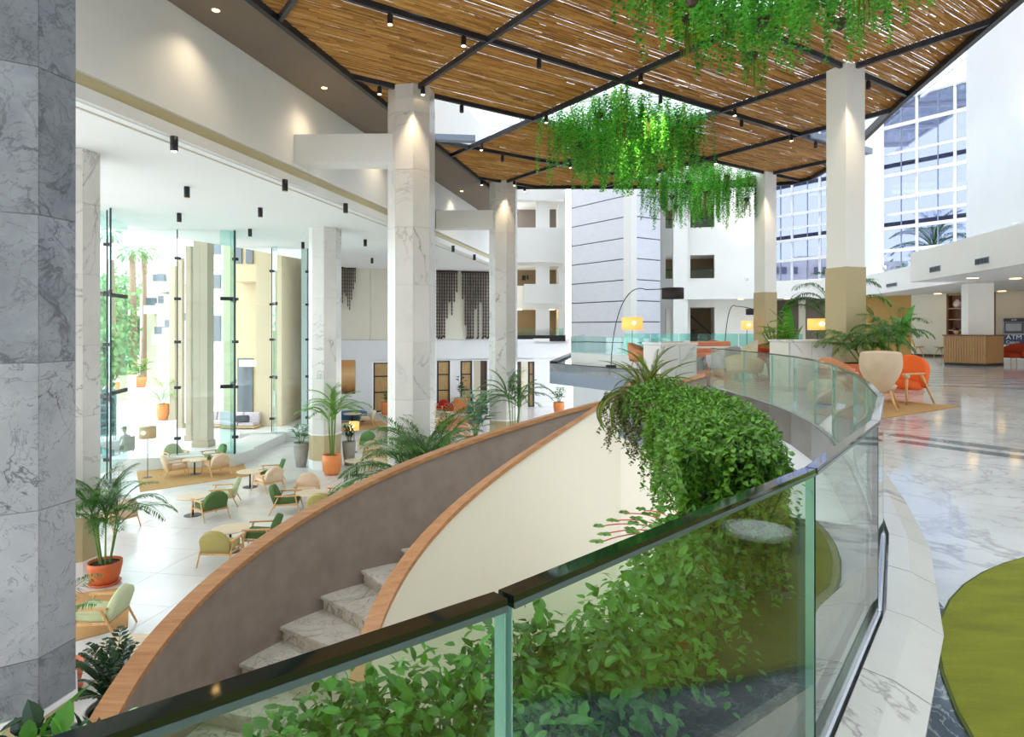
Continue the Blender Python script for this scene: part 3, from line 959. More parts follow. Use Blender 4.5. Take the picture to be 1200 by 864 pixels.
# walls deep under the far gallery
fw = sroot('wall_under_gallery')
far_box('wall_panel', 0, 17, 45.5, 45.7, 0, 3.22, M['under'], fw)
far_box('wall_panel', 5.35, 6.4, 43.6, 43.8, 0, 3.22, M['under'], fw)
far_box('wall_panel', 6.4, 8.0, 44.3, 44.5, 0, 3.22, M['taupe_wall'], fw)
far_box('opening_shade', 9.1, 9.6, 45.3, 45.45, 0, 2.9, M['dark_wall'], fw)  # dark slab on the wall, an opening's shade put into colour
far_box('opening_shade', 11.6, 12.5, 45.3, 45.45, 0, 2.9, M['dark_wall'], fw)
far_box('lit_niche', 9.6, 11.6, 45.35, 45.45, 0.9, 1.3, M['shade_on'], fw)  # glowing slab, the niche's light is put into its material
far_box('wall_panel', 13.0, 15.0, 44.6, 44.8, 0, 3.22, M['taupe_wall'], fw)
far_box('panel', 10.3, 12.6, 41.9, 42.1, 0, 3.2, M['cream'], fw)

# skylight over the atrium
sky = sroot('ceiling_skylight')
for k in range(12):
    v = 2 + k * 4.0
    MB().wall(dp(-9.5, v), dp(18, v), 13.3, 13.6, 0.16, 0).build('skylight_bar', M['white'], sky)
for k in range(10):
    u = -9 + k * 3.0
    MB().wall(dp(u, 0), dp(u, 48), 13.4, 13.6, 0.12, 0).build('skylight_bar', M['white'], sky)

for k in range(9):
    for q in range(11):
        u, v = -9 + k * 3.0, 2 + q * 4.0
        MB().prism([dp(u + .08, v + .1), dp(u + 2.92, v + .1), dp(u + 2.92, v + 3.9), dp(u + .08, v + 3.9)], 13.45, 13.47).build('roof_pane', M['glass_roof'], sky)
# the hall goes on behind the camera: plain wall and roof
struct(MB().prism([(-24, -7.3), (22, -7.3), (22, -7.0), (-24, -7.0)], LOW, 13.6).build('wall_rear', M['wall']))
struct(MB().prism([(-10, -7.0), (22, -7.0), (22, 0.5), (-10, 2.5)], 13.5, 13.8).build('ceiling_rear', M['wall']))
struct(MB().prism([(21, -7), (21.3, -7), (21.3, 26), (21, 26)], 3.4, 13.6).build('wall_right_rear', M['wall']))

# ---- glass front of the lounge
gf = sroot('window_2')
FRONT = [[(-19.0, 20.9), (-13.35, 21.5)], [(-15.3, 25.3), (-11.05, 26.0)], [(-13.15, 30.9), (-9.95, 31.7)]]


def lerp(p, q, t):
    return (p[0] + (q[0] - p[0]) * t, p[1] + (q[1] - p[1]) * t)


for li, (p, q) in enumerate(FRONT):
    n = (3, 2, 2)[li]
    for i in range(n):
        a, b = lerp(p, q, i / n + 0.004), lerp(p, q, (i + 1) / n - 0.004)
        for (z0, z1) in ((LOW + 0.45, -0.9), (-0.88, 2.6), (2.62, 5.33)):
            MB().wall(a, b, z0, z1, 0.02, 0).build('pane', M['glass_clear'], gf)
        if i < n:
            c = lerp(p, q, (i + 1) / n)
            MB().tube([(c[0], c[1] - 0.12, LOW + 0.4), (c[0], c[1] - 0.12, 5.33)], 0.022, 6).build('tension_rod', M['steelblack'], gf)
            for z in (-2.9, -0.9, 0.9, 2.6, 4.2):
                MB().box((c[0], c[1] - 0.1, z), (0.2, 0.14, 0.11)).build('clamp', M['black'], gf)
# fins: glass blades standing out from the joints
for (p, q, col) in (((-13.35, 21.5), (-13.0, 21.0), 0), ((-13.9, 21.4), (-14.6, 24.6), 1), ((-11.05, 26.0), (-11.6, 25.75), 0), ((-11.3, 26.05), (-12.2, 28.6), 1), ((-11.5, 31.2), (-11.1, 30.6), 0)):
    MB().wall(p, q, LOW + 0.45, 5.33, 0.03, 0).build('glass_fin', M['glass_fin'], gf)
    for z in (-0.95, 2.55):
        MB().wall(lerp(p, q, 0.1), lerp(p, q, 0.98), z, z + 0.14, 0.09, 0).build('clamp', M['black'], gf)
MB().tube([(-13.0, 21.0, LOW + 0.4), (-13.0, 21.0, 5.33)], 0.03, 6).build('fin_edge', M['steelblack'], gf)
MB().tube([(-11.0, 25.7, LOW + 0.4), (-11.0, 25.7, 5.33)], 0.03, 6).build('fin_edge', M['steelblack'], gf)
kerb = sroot('trim_kerb')
MB().prism([(-15.6, 24.6), (-10.9, 25.5), (-10.6, 27.0), (-15.4, 26.2)], LOW, LOW + 0.45).build('step_block', M['concrete'], kerb)
MB().prism([(-12.4, 26.4), (-10.9, 26.6), (-10.9, 31.2), (-12.4, 30.9)], LOW, LOW + 0.4).build('step_block', M['concrete'], kerb)
MB().prism([(-12.9, 30.7), (-9.9, 31.4), (-9.9, 32.0), (-12.9, 31.4)], LOW, LOW + 0.45).build('step_block', M['concrete'], kerb)
MB().prism([(-19.5, 20.8), (-13.2, 21.3), (-13.2, 21.9), (-19.5, 21.5)], LOW, LOW + 0.45).build('step_block', M['concrete'], kerb)

# ================================================================ COLUMNS
ROWS = [-2.62, -2.05, -0.5, 1.05, 2.6, 4.15, 5.7, 7.25, 8.0]


def octa(ap, rot=ANG_A):
    r = ap / cos(pi / 8)
    return [(r * cos(rot + pi / 8 + k * pi / 4), r * sin(rot + pi / 8 + k * pi / 4)) for k in range(8)]


PAN = {}


def marble_column(label, x, y, top, mat, ap=0.58, cap=False, pale=None):
    t = thing('marble_column', label, 'column', (x, y, LOW), 0, 'marble clad columns')
    MB().prism(octa(ap - 0.03), 0, top - LOW).build('core', M['under'], t)
    MB().prism(octa(ap + 0.0), 0.0, 0.35).build('plinth', M['white'], t)
    MB().prism(octa(ap - 0.012), 0.35, -2.66 - LOW).build('base_band', M['beige_base'], t)
    MB().prism(octa(ap + 0.02), -2.68 - LOW, -2.62 - LOW).build('base_trim', M['white'], t)
    o = octa(ap)
    for (z0, z1) in zip(ROWS[:-1], ROWS[1:]):
        z1 = min(z1, top - (0.4 if cap else 0))
        if z1 - z0 < 0.05:
            continue
        for k in range(8):
            mm = pale if pale and -2.1 < z0 < 1.0 else mat
            key = (mm, ap, k, round(z0, 2), round(z1, 2))
            if key not in PAN:
                p, q = o[k], o[(k + 1) % 8]
                g = 0.003
                p2, q2 = lerp(p, q, g / 0.48), lerp(p, q, 1 - g / 0.48)
                PAN[key] = MB().wall(p2, q2, z0 - LOW + g, z1 - LOW - g, 0.03, 1).mesh('marble_panel', M[mm])
            inst('marble_panel', PAN[key], t)
    if cap:
        MB().prism(octa(ap - 0.01), top - 0.42 - LOW, top - LOW).build('collar', M['marble'], t)
    return t


marble_column('huge grey veined marble column rising at the left edge, nearest of all', -5.47, 7.12, 8.0, 'marble_grey', 0.56, False, 'marble_pale')
marble_column('tall white marble column behind the stair, reaching the reed canopy in the middle', -2.79, 18.0, 8.0, 'marble', 0.6, True)
marble_column('white marble column under the far left edge of the reed canopy', -0.39, 29.3, 8.0, 'marble', 0.6, True)
marble_column('marble column between two potted plants in the lounge, beside the glass front', -7.32, 25.4, 5.34, 'marble', 0.57)
marble_column('marble column mostly hidden just behind the huge foreground column', -9.83, 14.4, 5.34, 'marble', 0.57)
marble_column('marble column at the back of the lounge, hidden behind the tall middle column', -4.85, 36.2, 5.34, 'marble', 0.57)


def white_column(label, x, y, top, w, band, z0=0.0, rot=ANG_A, wave=True):
    t = thing('white_column', label, 'column', (x, y, z0), rot, 'white square columns')
    o = [(-w / 2, -w / 2), (w / 2, -w / 2), (w / 2, w / 2), (-w / 2, w / 2)]
    MB().prism(o, band, top - z0).build('shaft', M['wall'], t, bevel=0.01)
    if band > 0:
        e = w / 2 + 0.015
        MB().prism([(-e, -e), (e, -e), (e, e), (-e, e)], 0, band).build('relief_base', M['beige_wave' if wave else 'beige_base'], t)
    return t


# octagonal white hall columns under the canopy
def hall_column(label, x, y):
    t = thing('white_column', label, 'column', (x, y, 0), 0, 'white hall columns')
    MB().prism(octa(0.42), 2.95, 8.0).build('shaft', M['wall'], t)
    MB().prism(octa(0.435), 0, 2.95).build('relief_base', M['beige_wave'], t)
    return t


white_column('large white column with rippled beige lower part, rising from the palm planters', 8.43, 16.4, 8.0, 0.62, 2.95, 0, R(20))
white_column('smaller white column with beige lower part behind the leafy plants', 10.7, 27.4, 8.0, 0.62, 2.95, 0, R(22))
white_column('plain white pillar standing behind the oak reception desk', 18.62, 25.95, 3.22, 0.86, 0, 0, R(-19))
white_column('white pillar at the back of the upper hall beside the lift tower', 10.2, 41.0, 3.3, 0.7, 0, 0, R(10))

# ================================================================ REED CANOPY
CP = [(0, 8.9), (-13, -2.6), (-15.4, -4.75), (-3.4, -14.1), (-0.54, -11.3), (3.5, -7.4), (6.17, -5.03), (9.34, -2.0), (10.45, -0.6), (10.6, 0.45), (9.3, 1.9), (7.0, 3.9)]
CZ = 8.0
SA, SB = 4.15, 3.83
# make the outline counter-clockwise
CP = CP if sum(CP[i][0] * CP[(i + 1) % len(CP)][1] - CP[(i + 1) % len(CP)][0] * CP[i][1] for i in range(len(CP))) > 0 else CP[::-1]


def clip_half(poly, f):
    out = []
    for i in range(len(poly)):
        p, q = poly[i], poly[(i + 1) % len(poly)]
        a, b = f(p), f(q)
        if a >= 0:
            out.append(p)
        if a * b < 0:
            t = a / (a - b)
            out.append((p[0] + (q[0] - p[0]) * t, p[1] + (q[1] - p[1]) * t))
    return out


def cell_poly(i, j):
    p = CP
    a0, a1, b0, b1 = i * SA, (i + 1) * SA, j * SB, (j + 1) * SB
    for f in (lambda q: q[0] - a0, lambda q: a1 - q[0], lambda q: q[1] - b0, lambda q: b1 - q[1]):
        p = clip_half(p, f)
        if len(p) < 3:
            return []
    return p


def span_a(poly, b):
    xs = []
    for i in range(len(poly)):
        p, q = poly[i], poly[(i + 1) % len(poly)]
        if (p[1] - b) * (q[1] - b) < 0:
            xs.append(p[0] + (q[0] - p[0]) * (b - p[1]) / (q[1] - p[1]))
    return (min(xs), max(xs)) if len(xs) >= 2 else None


def span_b(poly, a):
    r = span_a([(p[1], p[0]) for p in poly], a)
    return r


canopy = thing('reed_canopy', 'large suspended bamboo reed canopy in a dark steel grid over the hall', 'canopy', (CAN[0], CAN[1], CZ), ANG_A)
PLANTED = {(-1, -1), (1, 0), (-2, -3)}
OPEN = {(-2, 0), (1, -2)} | PLANTED
rr = random.Random(3)
for i in range(-4, 3):
    for j in range(-4, 3):
        if (i, j) in OPEN:
            continue
        poly = cell_poly(i, j)
        if not poly:
            continue
        m = MB()
        b = j * SB + 0.05
        light = (i >= 0 or (i >= -1 and j < -1))
        while b < (j + 1) * SB - 0.05:
            sp = span_a(poly, b)
            if sp and sp[1] - sp[0] > 0.15:
                x0, x1 = sp[0] + 0.05, sp[1] - 0.05
                # canes laid end to end, now and then with a gap that lets the sky through
                cuts = []
                x = x0
                while x < x1:
                    e = min(x1, x + rr.uniform(0.35, 1.3))
                    cuts += [x, e]
                    x = e + (rr.uniform(0.05, 0.35) if rr.random() < (0.085 if light else 0.03) else 0.004)
                r = rr.uniform(0.0138, 0.017)
                zj = rr.uniform(0.02, 0.05)
                for c0, c1 in zip(cuts[::2], cuts[1::2]):
                    if c1 - c0 < 0.05:
                        continue
                    d = rr.uniform(-0.012, 0.012)
                    m.add([(c0, b - r, zj), (c0, b + r, zj), (c0, b, zj - 0.022), (c1, b - r + d, zj), (c1, b + r + d, zj), (c1, b + d, zj - 0.022)],
                          [(0, 3, 5, 2), (2, 5, 4, 1), (0, 1, 4, 3)])
            b += 0.0265
        if m.v:
            m.build('reed_panel', M['reed'], canopy)
for j in range(-4, 4):
    sp = span_a(CP, j * SB + 1e-3)
    if sp:
        MB().box(((sp[0] + sp[1]) / 2, j * SB, -0.03), (sp[1] - sp[0], 0.09, 0.14)).build('beam', M['steelblack'], canopy)
for i in range(-4, 4):
    sp = span_b(CP, i * SA + 1e-3)
    if sp:
        MB().box((i * SA, (sp[0] + sp[1]) / 2, -0.045), (0.09, sp[1] - sp[0], 0.14)).build('beam', M['steelblack'], canopy)
for i in range(len(CP)):
    MB().wall(CP[i], CP[(i + 1) % len(CP)], -0.14, 0.1, 0.13, 0).build('edge_beam', M['black'], canopy)
# grey struts seen in the open cells next to the columns
MB().box((-1.5 * SA, 1.05 * SB, 0.02), (SA, 0.32, 0.2), R(-28)).build('strut', M['slabgrey'], canopy)
MB().box((1.6 * SA, -1.02 * SB, 0.02), (SA * .9, 0.3, 0.2), R(-2)).build('strut', M['slabgrey'], canopy)

SPOT_LIGHTS = []


def add_light(name, kind, loc, energy, color=(1, 0.86, 0.66), **kw):
    l = bpy.data.lights.new(name, kind)
    l.energy = energy
    l.color = color
    for k, v in kw.items():
        setattr(l, k, v)
    o = bpy.data.objects.new(name, l)
    COL.objects.link(o)
    o.location = loc
    return o


spots = [(553, 47, 1), (735, 92, 1), (513, 115, 1), (632, 142, 1), (558, 175, 1), (660, 195, 1), (576, 213, 1), (606, 218, 1), (630, 220, 1), (460, 26, 1), (455, 103, 1),
         (638, 76, 0), (594, 187, 0), (548, 128, 0), (852, 133, 1), (940, 162, 1), (877, 146, 0), (958, 173, 0), (1022, 103, 0), (890, 31, 1), (830, 190, 1), (776, 120, 0)]
ORD = ['first', 'second', 'third', 'fourth', 'fifth', 'sixth', 'seventh', 'eighth', 'ninth', 'tenth', 'eleventh', 'twelfth', 'thirteenth', 'fourteenth', 'fifteenth', 'sixteenth', 'seventeenth', 'eighteenth', 'nineteenth', 'twentieth', 'twenty-first', 'twenty-second']
order = sorted(range(len(spots)), key=lambda k: spots[k][0])
for rank, k in enumerate(order):
    px, py, on = spots[k]
    p = G(px, py, CZ - 0.33)
    dx, dy = p[0] - CAN[0], p[1] - CAN[1]
    qa, qb = dx * A2[0] + dy * A2[1], dx * B2[0] + dy * B2[1]
    ra, rb = round(qa / SA) * SA, round(qb / SB) * SB
    if abs(qa - ra) < abs(qb - rb):
        qa = ra
    else:
        qb = rb
    p = (*ab(qa, qb), CZ - 0.33)
    t = thing('canopy_spotlight', ('glowing' if on else 'unlit') + ' black can spotlight under the reed canopy, ' + ORD[rank] + ' counted from the left', 'spotlight', p, 0, 'spotlights under the canopy')
    cn = MB().lathe([(0.055, 0.0), (0.06, 0.02), (0.06, 0.2), (0.02, 0.22), (0.02, 0.27)], 10).build('can', M['black'], t, True)
    MB().lathe([(0.045, -0.006), (0.05, 0.004)], 10).build('lens', M['bulb' if on else 'black'], cn)
# ceiling downlights in the taupe soffit
for k, (px, py, w) in enumerate(((253, 12, 'nearest the camera'), (380, 103, 'midway along'), (541, 224, 'at the far end'), (455, 162, 'beside the tall middle column'))):
    p = G(px, py, 8.05)
    t = thing('soffit_downlight', 'small glowing downlight in the taupe soffit, ' + w, 'downlight', p, 0, 'soffit downlights')
    add_light('soffit_spot', 'SPOT', (p[0], p[1], 7.98), 32, (1, 0.82, 0.58), spot_size=R(120), spot_blend=1.0, shadow_soft_size=0.06)
    MB().lathe([(0.09, -0.004), (0.09, 0.0)], 14).build('ring', M['white'], t)
    MB().lathe([(0.065, -0.012), (0.07, -0.004)], 14).build('lens', M['warm_lens'], t)
# pendant cans under the lounge ceiling
cans = [(204, 170), (334, 219), (219, 227), (305, 251), (109, 235), (210, 257), (293, 275), (405, 246), (355, 290), (428, 287), (436, 308), (531, 294), (556, 304), (404, 247), (485, 300), (508, 312)]
cans = [c for k, c in enumerate(cans) if k != 13]
order = sorted(range(len(cans)), key=lambda k: cans[k][0])
for rank, k in enumerate(order):
    px, py = cans[k]
    p = G(px, py - 3, 5.33 - 0.12)
    t = thing('ceiling_can_light', 'short black can light on the white lounge ceiling, ' + ORD[rank] + ' counted from the left', 'ceiling light', (p[0], p[1], 5.33), 0, 'can lights on the lounge ceiling')
    MB().lathe([(0.07, -0.3), (0.075, -0.29), (0.075, 0.0)], 12).build('can', M['black'], t, True)
    MB().lathe([(0.055, -0.305), (0.06, -0.299)], 12).build('lens', M['bulb' if k == 0 else 'brass'], kids(t)[0])

# ================================================================ STAIR
SC = (0.255, 5.55)
RO, RI = 3.48, 1.55
ZS, Z0 = 1.03, 0.66
CAPH = 1.09


def sp_(r, th):
    return (SC[0] + r * cos(th), SC[1] + r * sin(th))


stair = thing('spiral_staircase', 'curved open-well staircase with marble treads between two oak-capped walls', 'staircase', (SC[0], SC[1], 0), 0)
SL = lambda r, th: (r * cos(th), r * sin(th))
TH_T, TH_B = R(50), R(262)
dth = 0.167 / ZS
th0 = 2.072 + 0.01
k0 = -int((th0 - TH_T) / dth)
for k in range(k0, 40):
    th = th0 + k * dth               # nosing angle of this tread, the tread runs uphill from it
    if th > TH_B:
        break
    z = Z0 - ZS * th
    n = 3
    a0, a1 = th + 0.012, th - dth - 0.01
    inner = [SL(RI + 0.02, a0 + (a1 - a0) * q / n) for q in range(n + 1)]
    outer = [SL(RO - 0.05, a0 + (a1 - a0) * q / n) for q in range(n + 1)]
    MB().prism(inner + outer[::-1], z - 0.035, z).build('tread', M['marble_step'], stair)
    b0 = [SL(RI + 0.02, th), SL(RO - 0.05, th), SL(RO - 0.05, th - 0.02), SL(RI + 0.02, th - 0.02)]
    MB().prism(b0, z - 0.167 - 0.03, z - 0.035).build('riser', M['marble_step'], stair)


def helix_wall(r0, r1, ta, tb, top, bot, n=60):
    m = MB()
    rows = []
    for q in range(n + 1):
        th = ta + (tb - ta) * q / n
        a, b = SL(r0, th), SL(r1, th)
        zt_, zb = top(th), bot(th)
        rows.append([(*a, zb), (*a, zt_), (*b, zt_), (*b, zb), (*a, zb)])
    m.grid(rows)
    m.add(rows[0][:4], [(0, 1, 2, 3)])
    m.add(rows[-1][:4], [(3, 2, 1, 0)])
    return m


topz = lambda th: max(Z0 - ZS * th + CAPH, LOW + 0.3) - 0.045
lowz = lambda th: Z0 - ZS * th - 0.35
capz = lambda th: max(Z0 - ZS * th + CAPH, LOW + 0.3)
helix_wall(RO - 0.06, RO + 0.06, TH_T, TH_B, topz, lambda th: max(lowz(th), LOW)).build('outer_wall', M['grey_stucco'], stair)
helix_wall(RI - 0.06, RI + 0.06, R(49), TH_B, topz, lambda th: LOW).build('inner_wall', M['stairwhite'], stair)
helix_wall(RO - 0.10, RO + 0.10, TH_T, TH_B, capz, lambda th: capz(th) - 0.05, 90).build('outer_cap', M['cap'], stair)
helix_wall(RI - 0.08, RI + 0.08, R(49), TH_B, capz, lambda th: capz(th) - 0.05, 90).build('inner_cap', M['cap'], stair)
helix_wall(RI + 0.05, RO - 0.05, TH_T, TH_B, lambda th: max(Z0 - ZS * th - 0.2, LOW + 0.02), lambda th: max(lowz(th), LOW), 60).build('soffit', M['stairwhite'], stair)
# the well's parapet below the upper planters
UP = [(1.08, 3.3), (1.27, 3.9), (1.45, 4.6), (1.46, 5.3), (1.38, 6.0), (1.21, 6.66)]
par = sroot('wall_parapet')
pa, pb = offset(UP, 0.10), offset(UP, -0.10)
for i in range(len(UP) - 1):
    MB().prism([pa[i], pa[i + 1], pb[i + 1], pb[i]], LOW, 0.30).build('wall_panel', M['stairwhite'], par)

# ================================================================ GLASS BALUSTRADE
gb = thing('glass_balustrade', 'glass balustrade with dark polished top edge curving round the stairwell', 'balustrade', (0, 0, 0))
GT = 0.968
for i in range(len(RAIL) - 1):
    p, q = RAIL[i], RAIL[i + 1]
    l = hypot(q[0] - p[0], q[1] - p[1])
    nn = 1
    if i < len(RAIL) - 1:
        a, b = lerp(p, q, 0.006 / l), lerp(p, q, 1 - 0.006 / l)
        MB().wall(a, b, 0.06, GT - 0.02, 0.024, 0).build('glass_pane', M['glass'], gb)
        MB().wall(a, b, GT - 0.02, GT, 0.036, 0).build('top_edge', M['glassedge'], gb)
        nx, ny = (q[1] - p[1]) / l, -(q[0] - p[0]) / l
        a2, b2 = (a[0] + nx * 0.0185, a[1] + ny * 0.0185), (b[0] + nx * 0.0185, b[1] + ny * 0.0185)
        MB().wall(a2, b2, GT - 0.021, GT - 0.011, 0.003, 0).build('top_bevel', M['glassbevel'], gb)
        for e, s_ in ((a, 1), (b, -1)):
            e2 = lerp(a, b, 0.0022 / l) if s_ == 1 else lerp(a, b, 1 - 0.0022 / l)
            MB().wall(e, e2, 0.06, GT - 0.02, 0.026, 0).build('pane_edge', M['glassgreen'] if i != 4 else M['glassedge'], gb)
    m = MB().wall(p, q, 0.0, 0.075, 0.06, 0)
    m.build('base_channel', M['chrome'], gb, bevel=0.012)

# platform glass rails
pr = thing('platform_balustrade', 'clear glass railing on a white upstand along the platform edge', 'balustrade', (0, 0, 0))
n = 3
for i in range(n):
    a, b = lerp(in2, in1, i / n + 0.003), lerp(in2, in1, (i + 1) / n - 0.003)
    MB().wall(a, b, 0.42, 1.08, 0.03, 0).build('glass_pane', M['glass_rail'], pr)
    MB().wall(a, b, 1.08, 1.1, 0.034, 0).build('top_edge', M['glassgreen'], pr)
e2 = (in2[0] + D2[0] * 9, in2[1] + D2[1] * 9)
for i in range(4):
    a, b = lerp(in2, e2, i / 4 + 0.003), lerp(in2, e2, (i + 1) / 4 - 0.003)
    MB().wall(a, b, 0.05, 1.08, 0.03, 0).build('glass_pane', M['glass_rail'], pr)
    MB().wall(a, b, 1.08, 1.1, 0.034, 0).build('top_edge', M['glassgreen'], pr)
pr2 = thing('far_glass_railing', 'green tinted glass railing at the far side of the seating platform', 'balustrade', (0, 0, 0))
r0, r1 = dp(-0.2, 35.5), dp(8.3, 33.0)
for i in range(6):
    a, b = lerp(r0, r1, i / 6 + 0.003), lerp(r0, r1, (i + 1) / 6 - 0.003)
    MB().wall(a, b, 0.03, 1.18, 0.03, 0).build('glass_pane', M['glass_teal'], pr2)


# marble piers at the ends of the balustrade
def pier(label, x, y, rot, w, d, h):
    t = thing('marble_pier', label, 'pier', (x, y, 0), rot, 'low marble piers')
    MB().box((0, 0, h / 2 - 0.45), (w - 0.06, d - 0.06, h - 0.06 + 0.9)).build('core', M['under'], t)
    for sx in (-1, 1):
        for z0, z1 in ((-0.9, 0.02), (0.03, h - 0.06)):
            MB().box((sx * w / 4, -d / 2, (z0 + z1) / 2), (w / 2 - 0.006, 0.04, z1 - z0)).build('marble_panel', M['marble'], t)
            MB().box((sx * w / 2, 0, (z0 + z1) / 2), (0.04, d - 0.05, z1 - z0)).build('marble_panel', M['marble'], t)
    MB().box((0, 0, h - 0.025), (w + 0.06, d + 0.06, 0.05)).build('top_slab', M['marble'], t)
    return t


pier('white marble pier where the balustrade ends, behind the fern', 3.72, 15.3, R(22), 0.95, 0.75, 1.09)
pier('white marble pier on the hall floor in front of the leafy plants and lit lamp', 7.0, 15.75, R(12), 1.12, 0.8, 1.15)

# ================================================================ FURNITURE
def arch_panel(w, h, th, n=10, rc=None):
    """upright cushion with a rounded top: front at -y"""
    rc = rc or w * 0.42
    pts = [(-w / 2, 0), (w / 2, 0)]
    for k in range(n + 1):
        a = pi * k / n
        pts.append((w / 2 * cos(a), h - rc + rc * sin(a)))
    vs, fs = [], []
    lay = [(-th / 2, 0.93), (-th / 2 * 0.7, 1.0), (th / 2 * 0.7, 1.0), (th / 2, 0.93)]
    N = len(pts)
    for y, s in lay:
        vs += [(x * s, y, h * 0.5 + (z - h * 0.5) * s) for x, z in pts]
    for l in range(3):
        for i in range(N):
            fs.append((l * N + i, l * N + (i + 1) % N, (l + 1) * N + (i + 1) % N, (l + 1) * N + i))
    fs.append(tuple(range(N))[::-1])
    fs.append(tuple(range(3 * N, 4 * N)))
    return vs, fs


def tilt_x(vs, ang, off):
    c, s = cos(ang), sin(ang)
    return [(x + off[0], y * c - z * s + off[1], y * s + z * c + off[2]) for x, y, z in vs]


PROTO = {}


def lounge_chair(fab):
    t = thing('lounge_chair', 'x', 'armchair')
    m = MB()
    m.box((0, -0.02, 0.37), (0.60, 0.62, 0.15), 0, ('X', R(-5)))
    m.build('seat', M[fab], t, True, bevel=0.045)
    v, f = arch_panel(0.66, 0.52, 0.15)
    MB().add(tilt_x(v, R(-20), (0, 0.27, 0.33)), f).build('backrest', M[fab], t, True)
    for s in (-1, 1):
        MB().tube([(s * 0.36, -0.40, 0.0), (s * 0.35, -0.27, 0.535)], [0.018, 0.024], 6).build('leg', M['oak'], t)
        MB().tube([(s * 0.36, 0.46, 0.0), (s * 0.35, 0.20, 0.535)], [0.018, 0.024], 6).build('leg', M['oak'], t)
        MB().box((s * 0.355, -0.03, 0.55), (0.065, 0.66, 0.032)).build('armrest', M['oak'], t)
        MB().box((s * 0.335, 0.0, 0.29), (0.03, 0.62, 0.045)).build('side_rail', M['oak'], t)
    MB().box((0, 0.33, 0.28), (0.66, 0.03, 0.05)).build('back_rail', M['oak'], t)
    MB().box((0, -0.31, 0.29), (0.66, 0.03, 0.045)).build('front_rail', M['oak'], t)
    return remember(t)


def chair(fab, px, py, ang, label, group='wood framed armchairs in the lower lounge', z=LOW, sc=1.0):
    p = G(px, py, z)
    rz = R(ang - 270)
    if fab not in PROTO:
        PROTO[fab] = lounge_chair(fab)
        o = PROTO[fab]
        o.location = p
        o.rotation_euler.z = rz
        o['label'] = label
        o['group'] = group
    else:
        o = copy_tree(PROTO[fab], p, rz, label, group)
    o.scale = (sc, sc, sc)
    return o


chair('f_beige', 206, 558, 40, 'beige armchair at front left of the table on the tan rug')
chair('f_beige', 253, 556, 140, 'beige armchair at front right of the table on the tan rug')
chair('f_green', 249, 546, 220, 'green armchair at back right of the table on the tan rug')
chair('f_pale', 206, 546, 318, 'pale green armchair at back left of the table on the tan rug')
chair('f_green', 317, 566, 195, 'green armchair next to a beige one at the small round table by the glass front')
chair('f_beige', 314, 574, 145, 'beige armchair with its back to us, right before a green one near the grey pot')
chair('f_pale', 262, 592, 195, 'pale green armchair behind a moss green one at a small round table')
chair('f_dark', 246, 607, 140, 'moss green armchair seen from behind in front of a pale green one')
chair('f_dark', 337, 600, 10, 'moss green armchair facing right towards the table nearest the stair wall')
chair('f_beige', 360, 588, 285, 'beige armchair with rounded back behind the small table near the stair wall')
chair('f_olive', 377, 608, 95, 'olive yellow armchair partly cut off by the oak cap, beside a moss green one')
chair('f_green', 394, 597, 180, 'green armchair whose seat just peeps over the oak cap of the stair wall')
chair('f_dark', 306, 642, 188, 'moss green armchair facing left above the oak cap, nearest the stair')
chair('f_olive', 260, 658, 88, 'olive yellow armchair seen squarely from behind, at a round table')
chair('f_pale', 117, 741, 185, 'pale green armchair at lower left beside the huge foreground column')
chair('f_beige', 138, 618, 150, 'beige armchair half hidden behind the palm in the terracotta bowl')
chair('f_green', 430, 529, 275, 'green armchair facing us, behind the grey pot of upright leaves')
chair('f_beige', 438, 542, 300, 'beige armchair beside a pale one, just left of the tall middle column')
chair('f_cream', 446, 551, 190, 'cream armchair facing left right beside the tall middle column')
chair('f_pale', 404, 507, 20, 'pale green armchair by the blue ottoman, behind the glowing little lamp')
chair('f_cream', 430, 498, 185, 'cream armchair on the far tan rug right of the blue ottoman')
chair('f_green', 452, 511, 200, 'green armchair half hidden by the left side of the tall middle column')
chair('f_red', 518, 484, 260, 'red armchair farther back of the red pair')
chair('f_red', 525, 487, 100, 'red armchair nearer to us of the red pair')
chair('f_beige', 545, 494, 180, 'beige armchair right of the red pair, near the orange planter')
chair('f_green', 563, 484, 270, 'green armchair left of the second marble column, far back')
chair('f_cream', 511, 500, 10, 'cream armchair touching the right side of the tall middle column')
chair('f_olive', 521, 504, 180, 'olive armchair in front of the red pair')
chair('f_beige', 541, 518, 170, 'beige armchair whose top shows above the oak cap, right of the big palm')


def round_table(px, py, label, r=0.42, h=0.55, z=LOW, group='round pedestal tables in the lower lounge'):
    p = G(px, py, z)
    if 'table' not in PROTO:
        t = thing('pedestal_table', label, 'table', p, 0, group)
        MB().lathe([(0.40, -0.028), (0.43, -0.015), (0.43, 0.0)], 28).build('tabletop', M['tabletop'], t, loc=(0, 0, 0.55))
        MB().lathe([(0.028, 0.012), (0.028, 0.524)], 10).build('pole', M['black'], t, True)
        MB().lathe([(0.24, 0.0), (0.24, 0.012), (0.03, 0.02)], 20).build('base', M['black'], t)
        PROTO['table'] = remember(t)
        return t
    return copy_tree(PROTO['table'], p, 0, label, group)


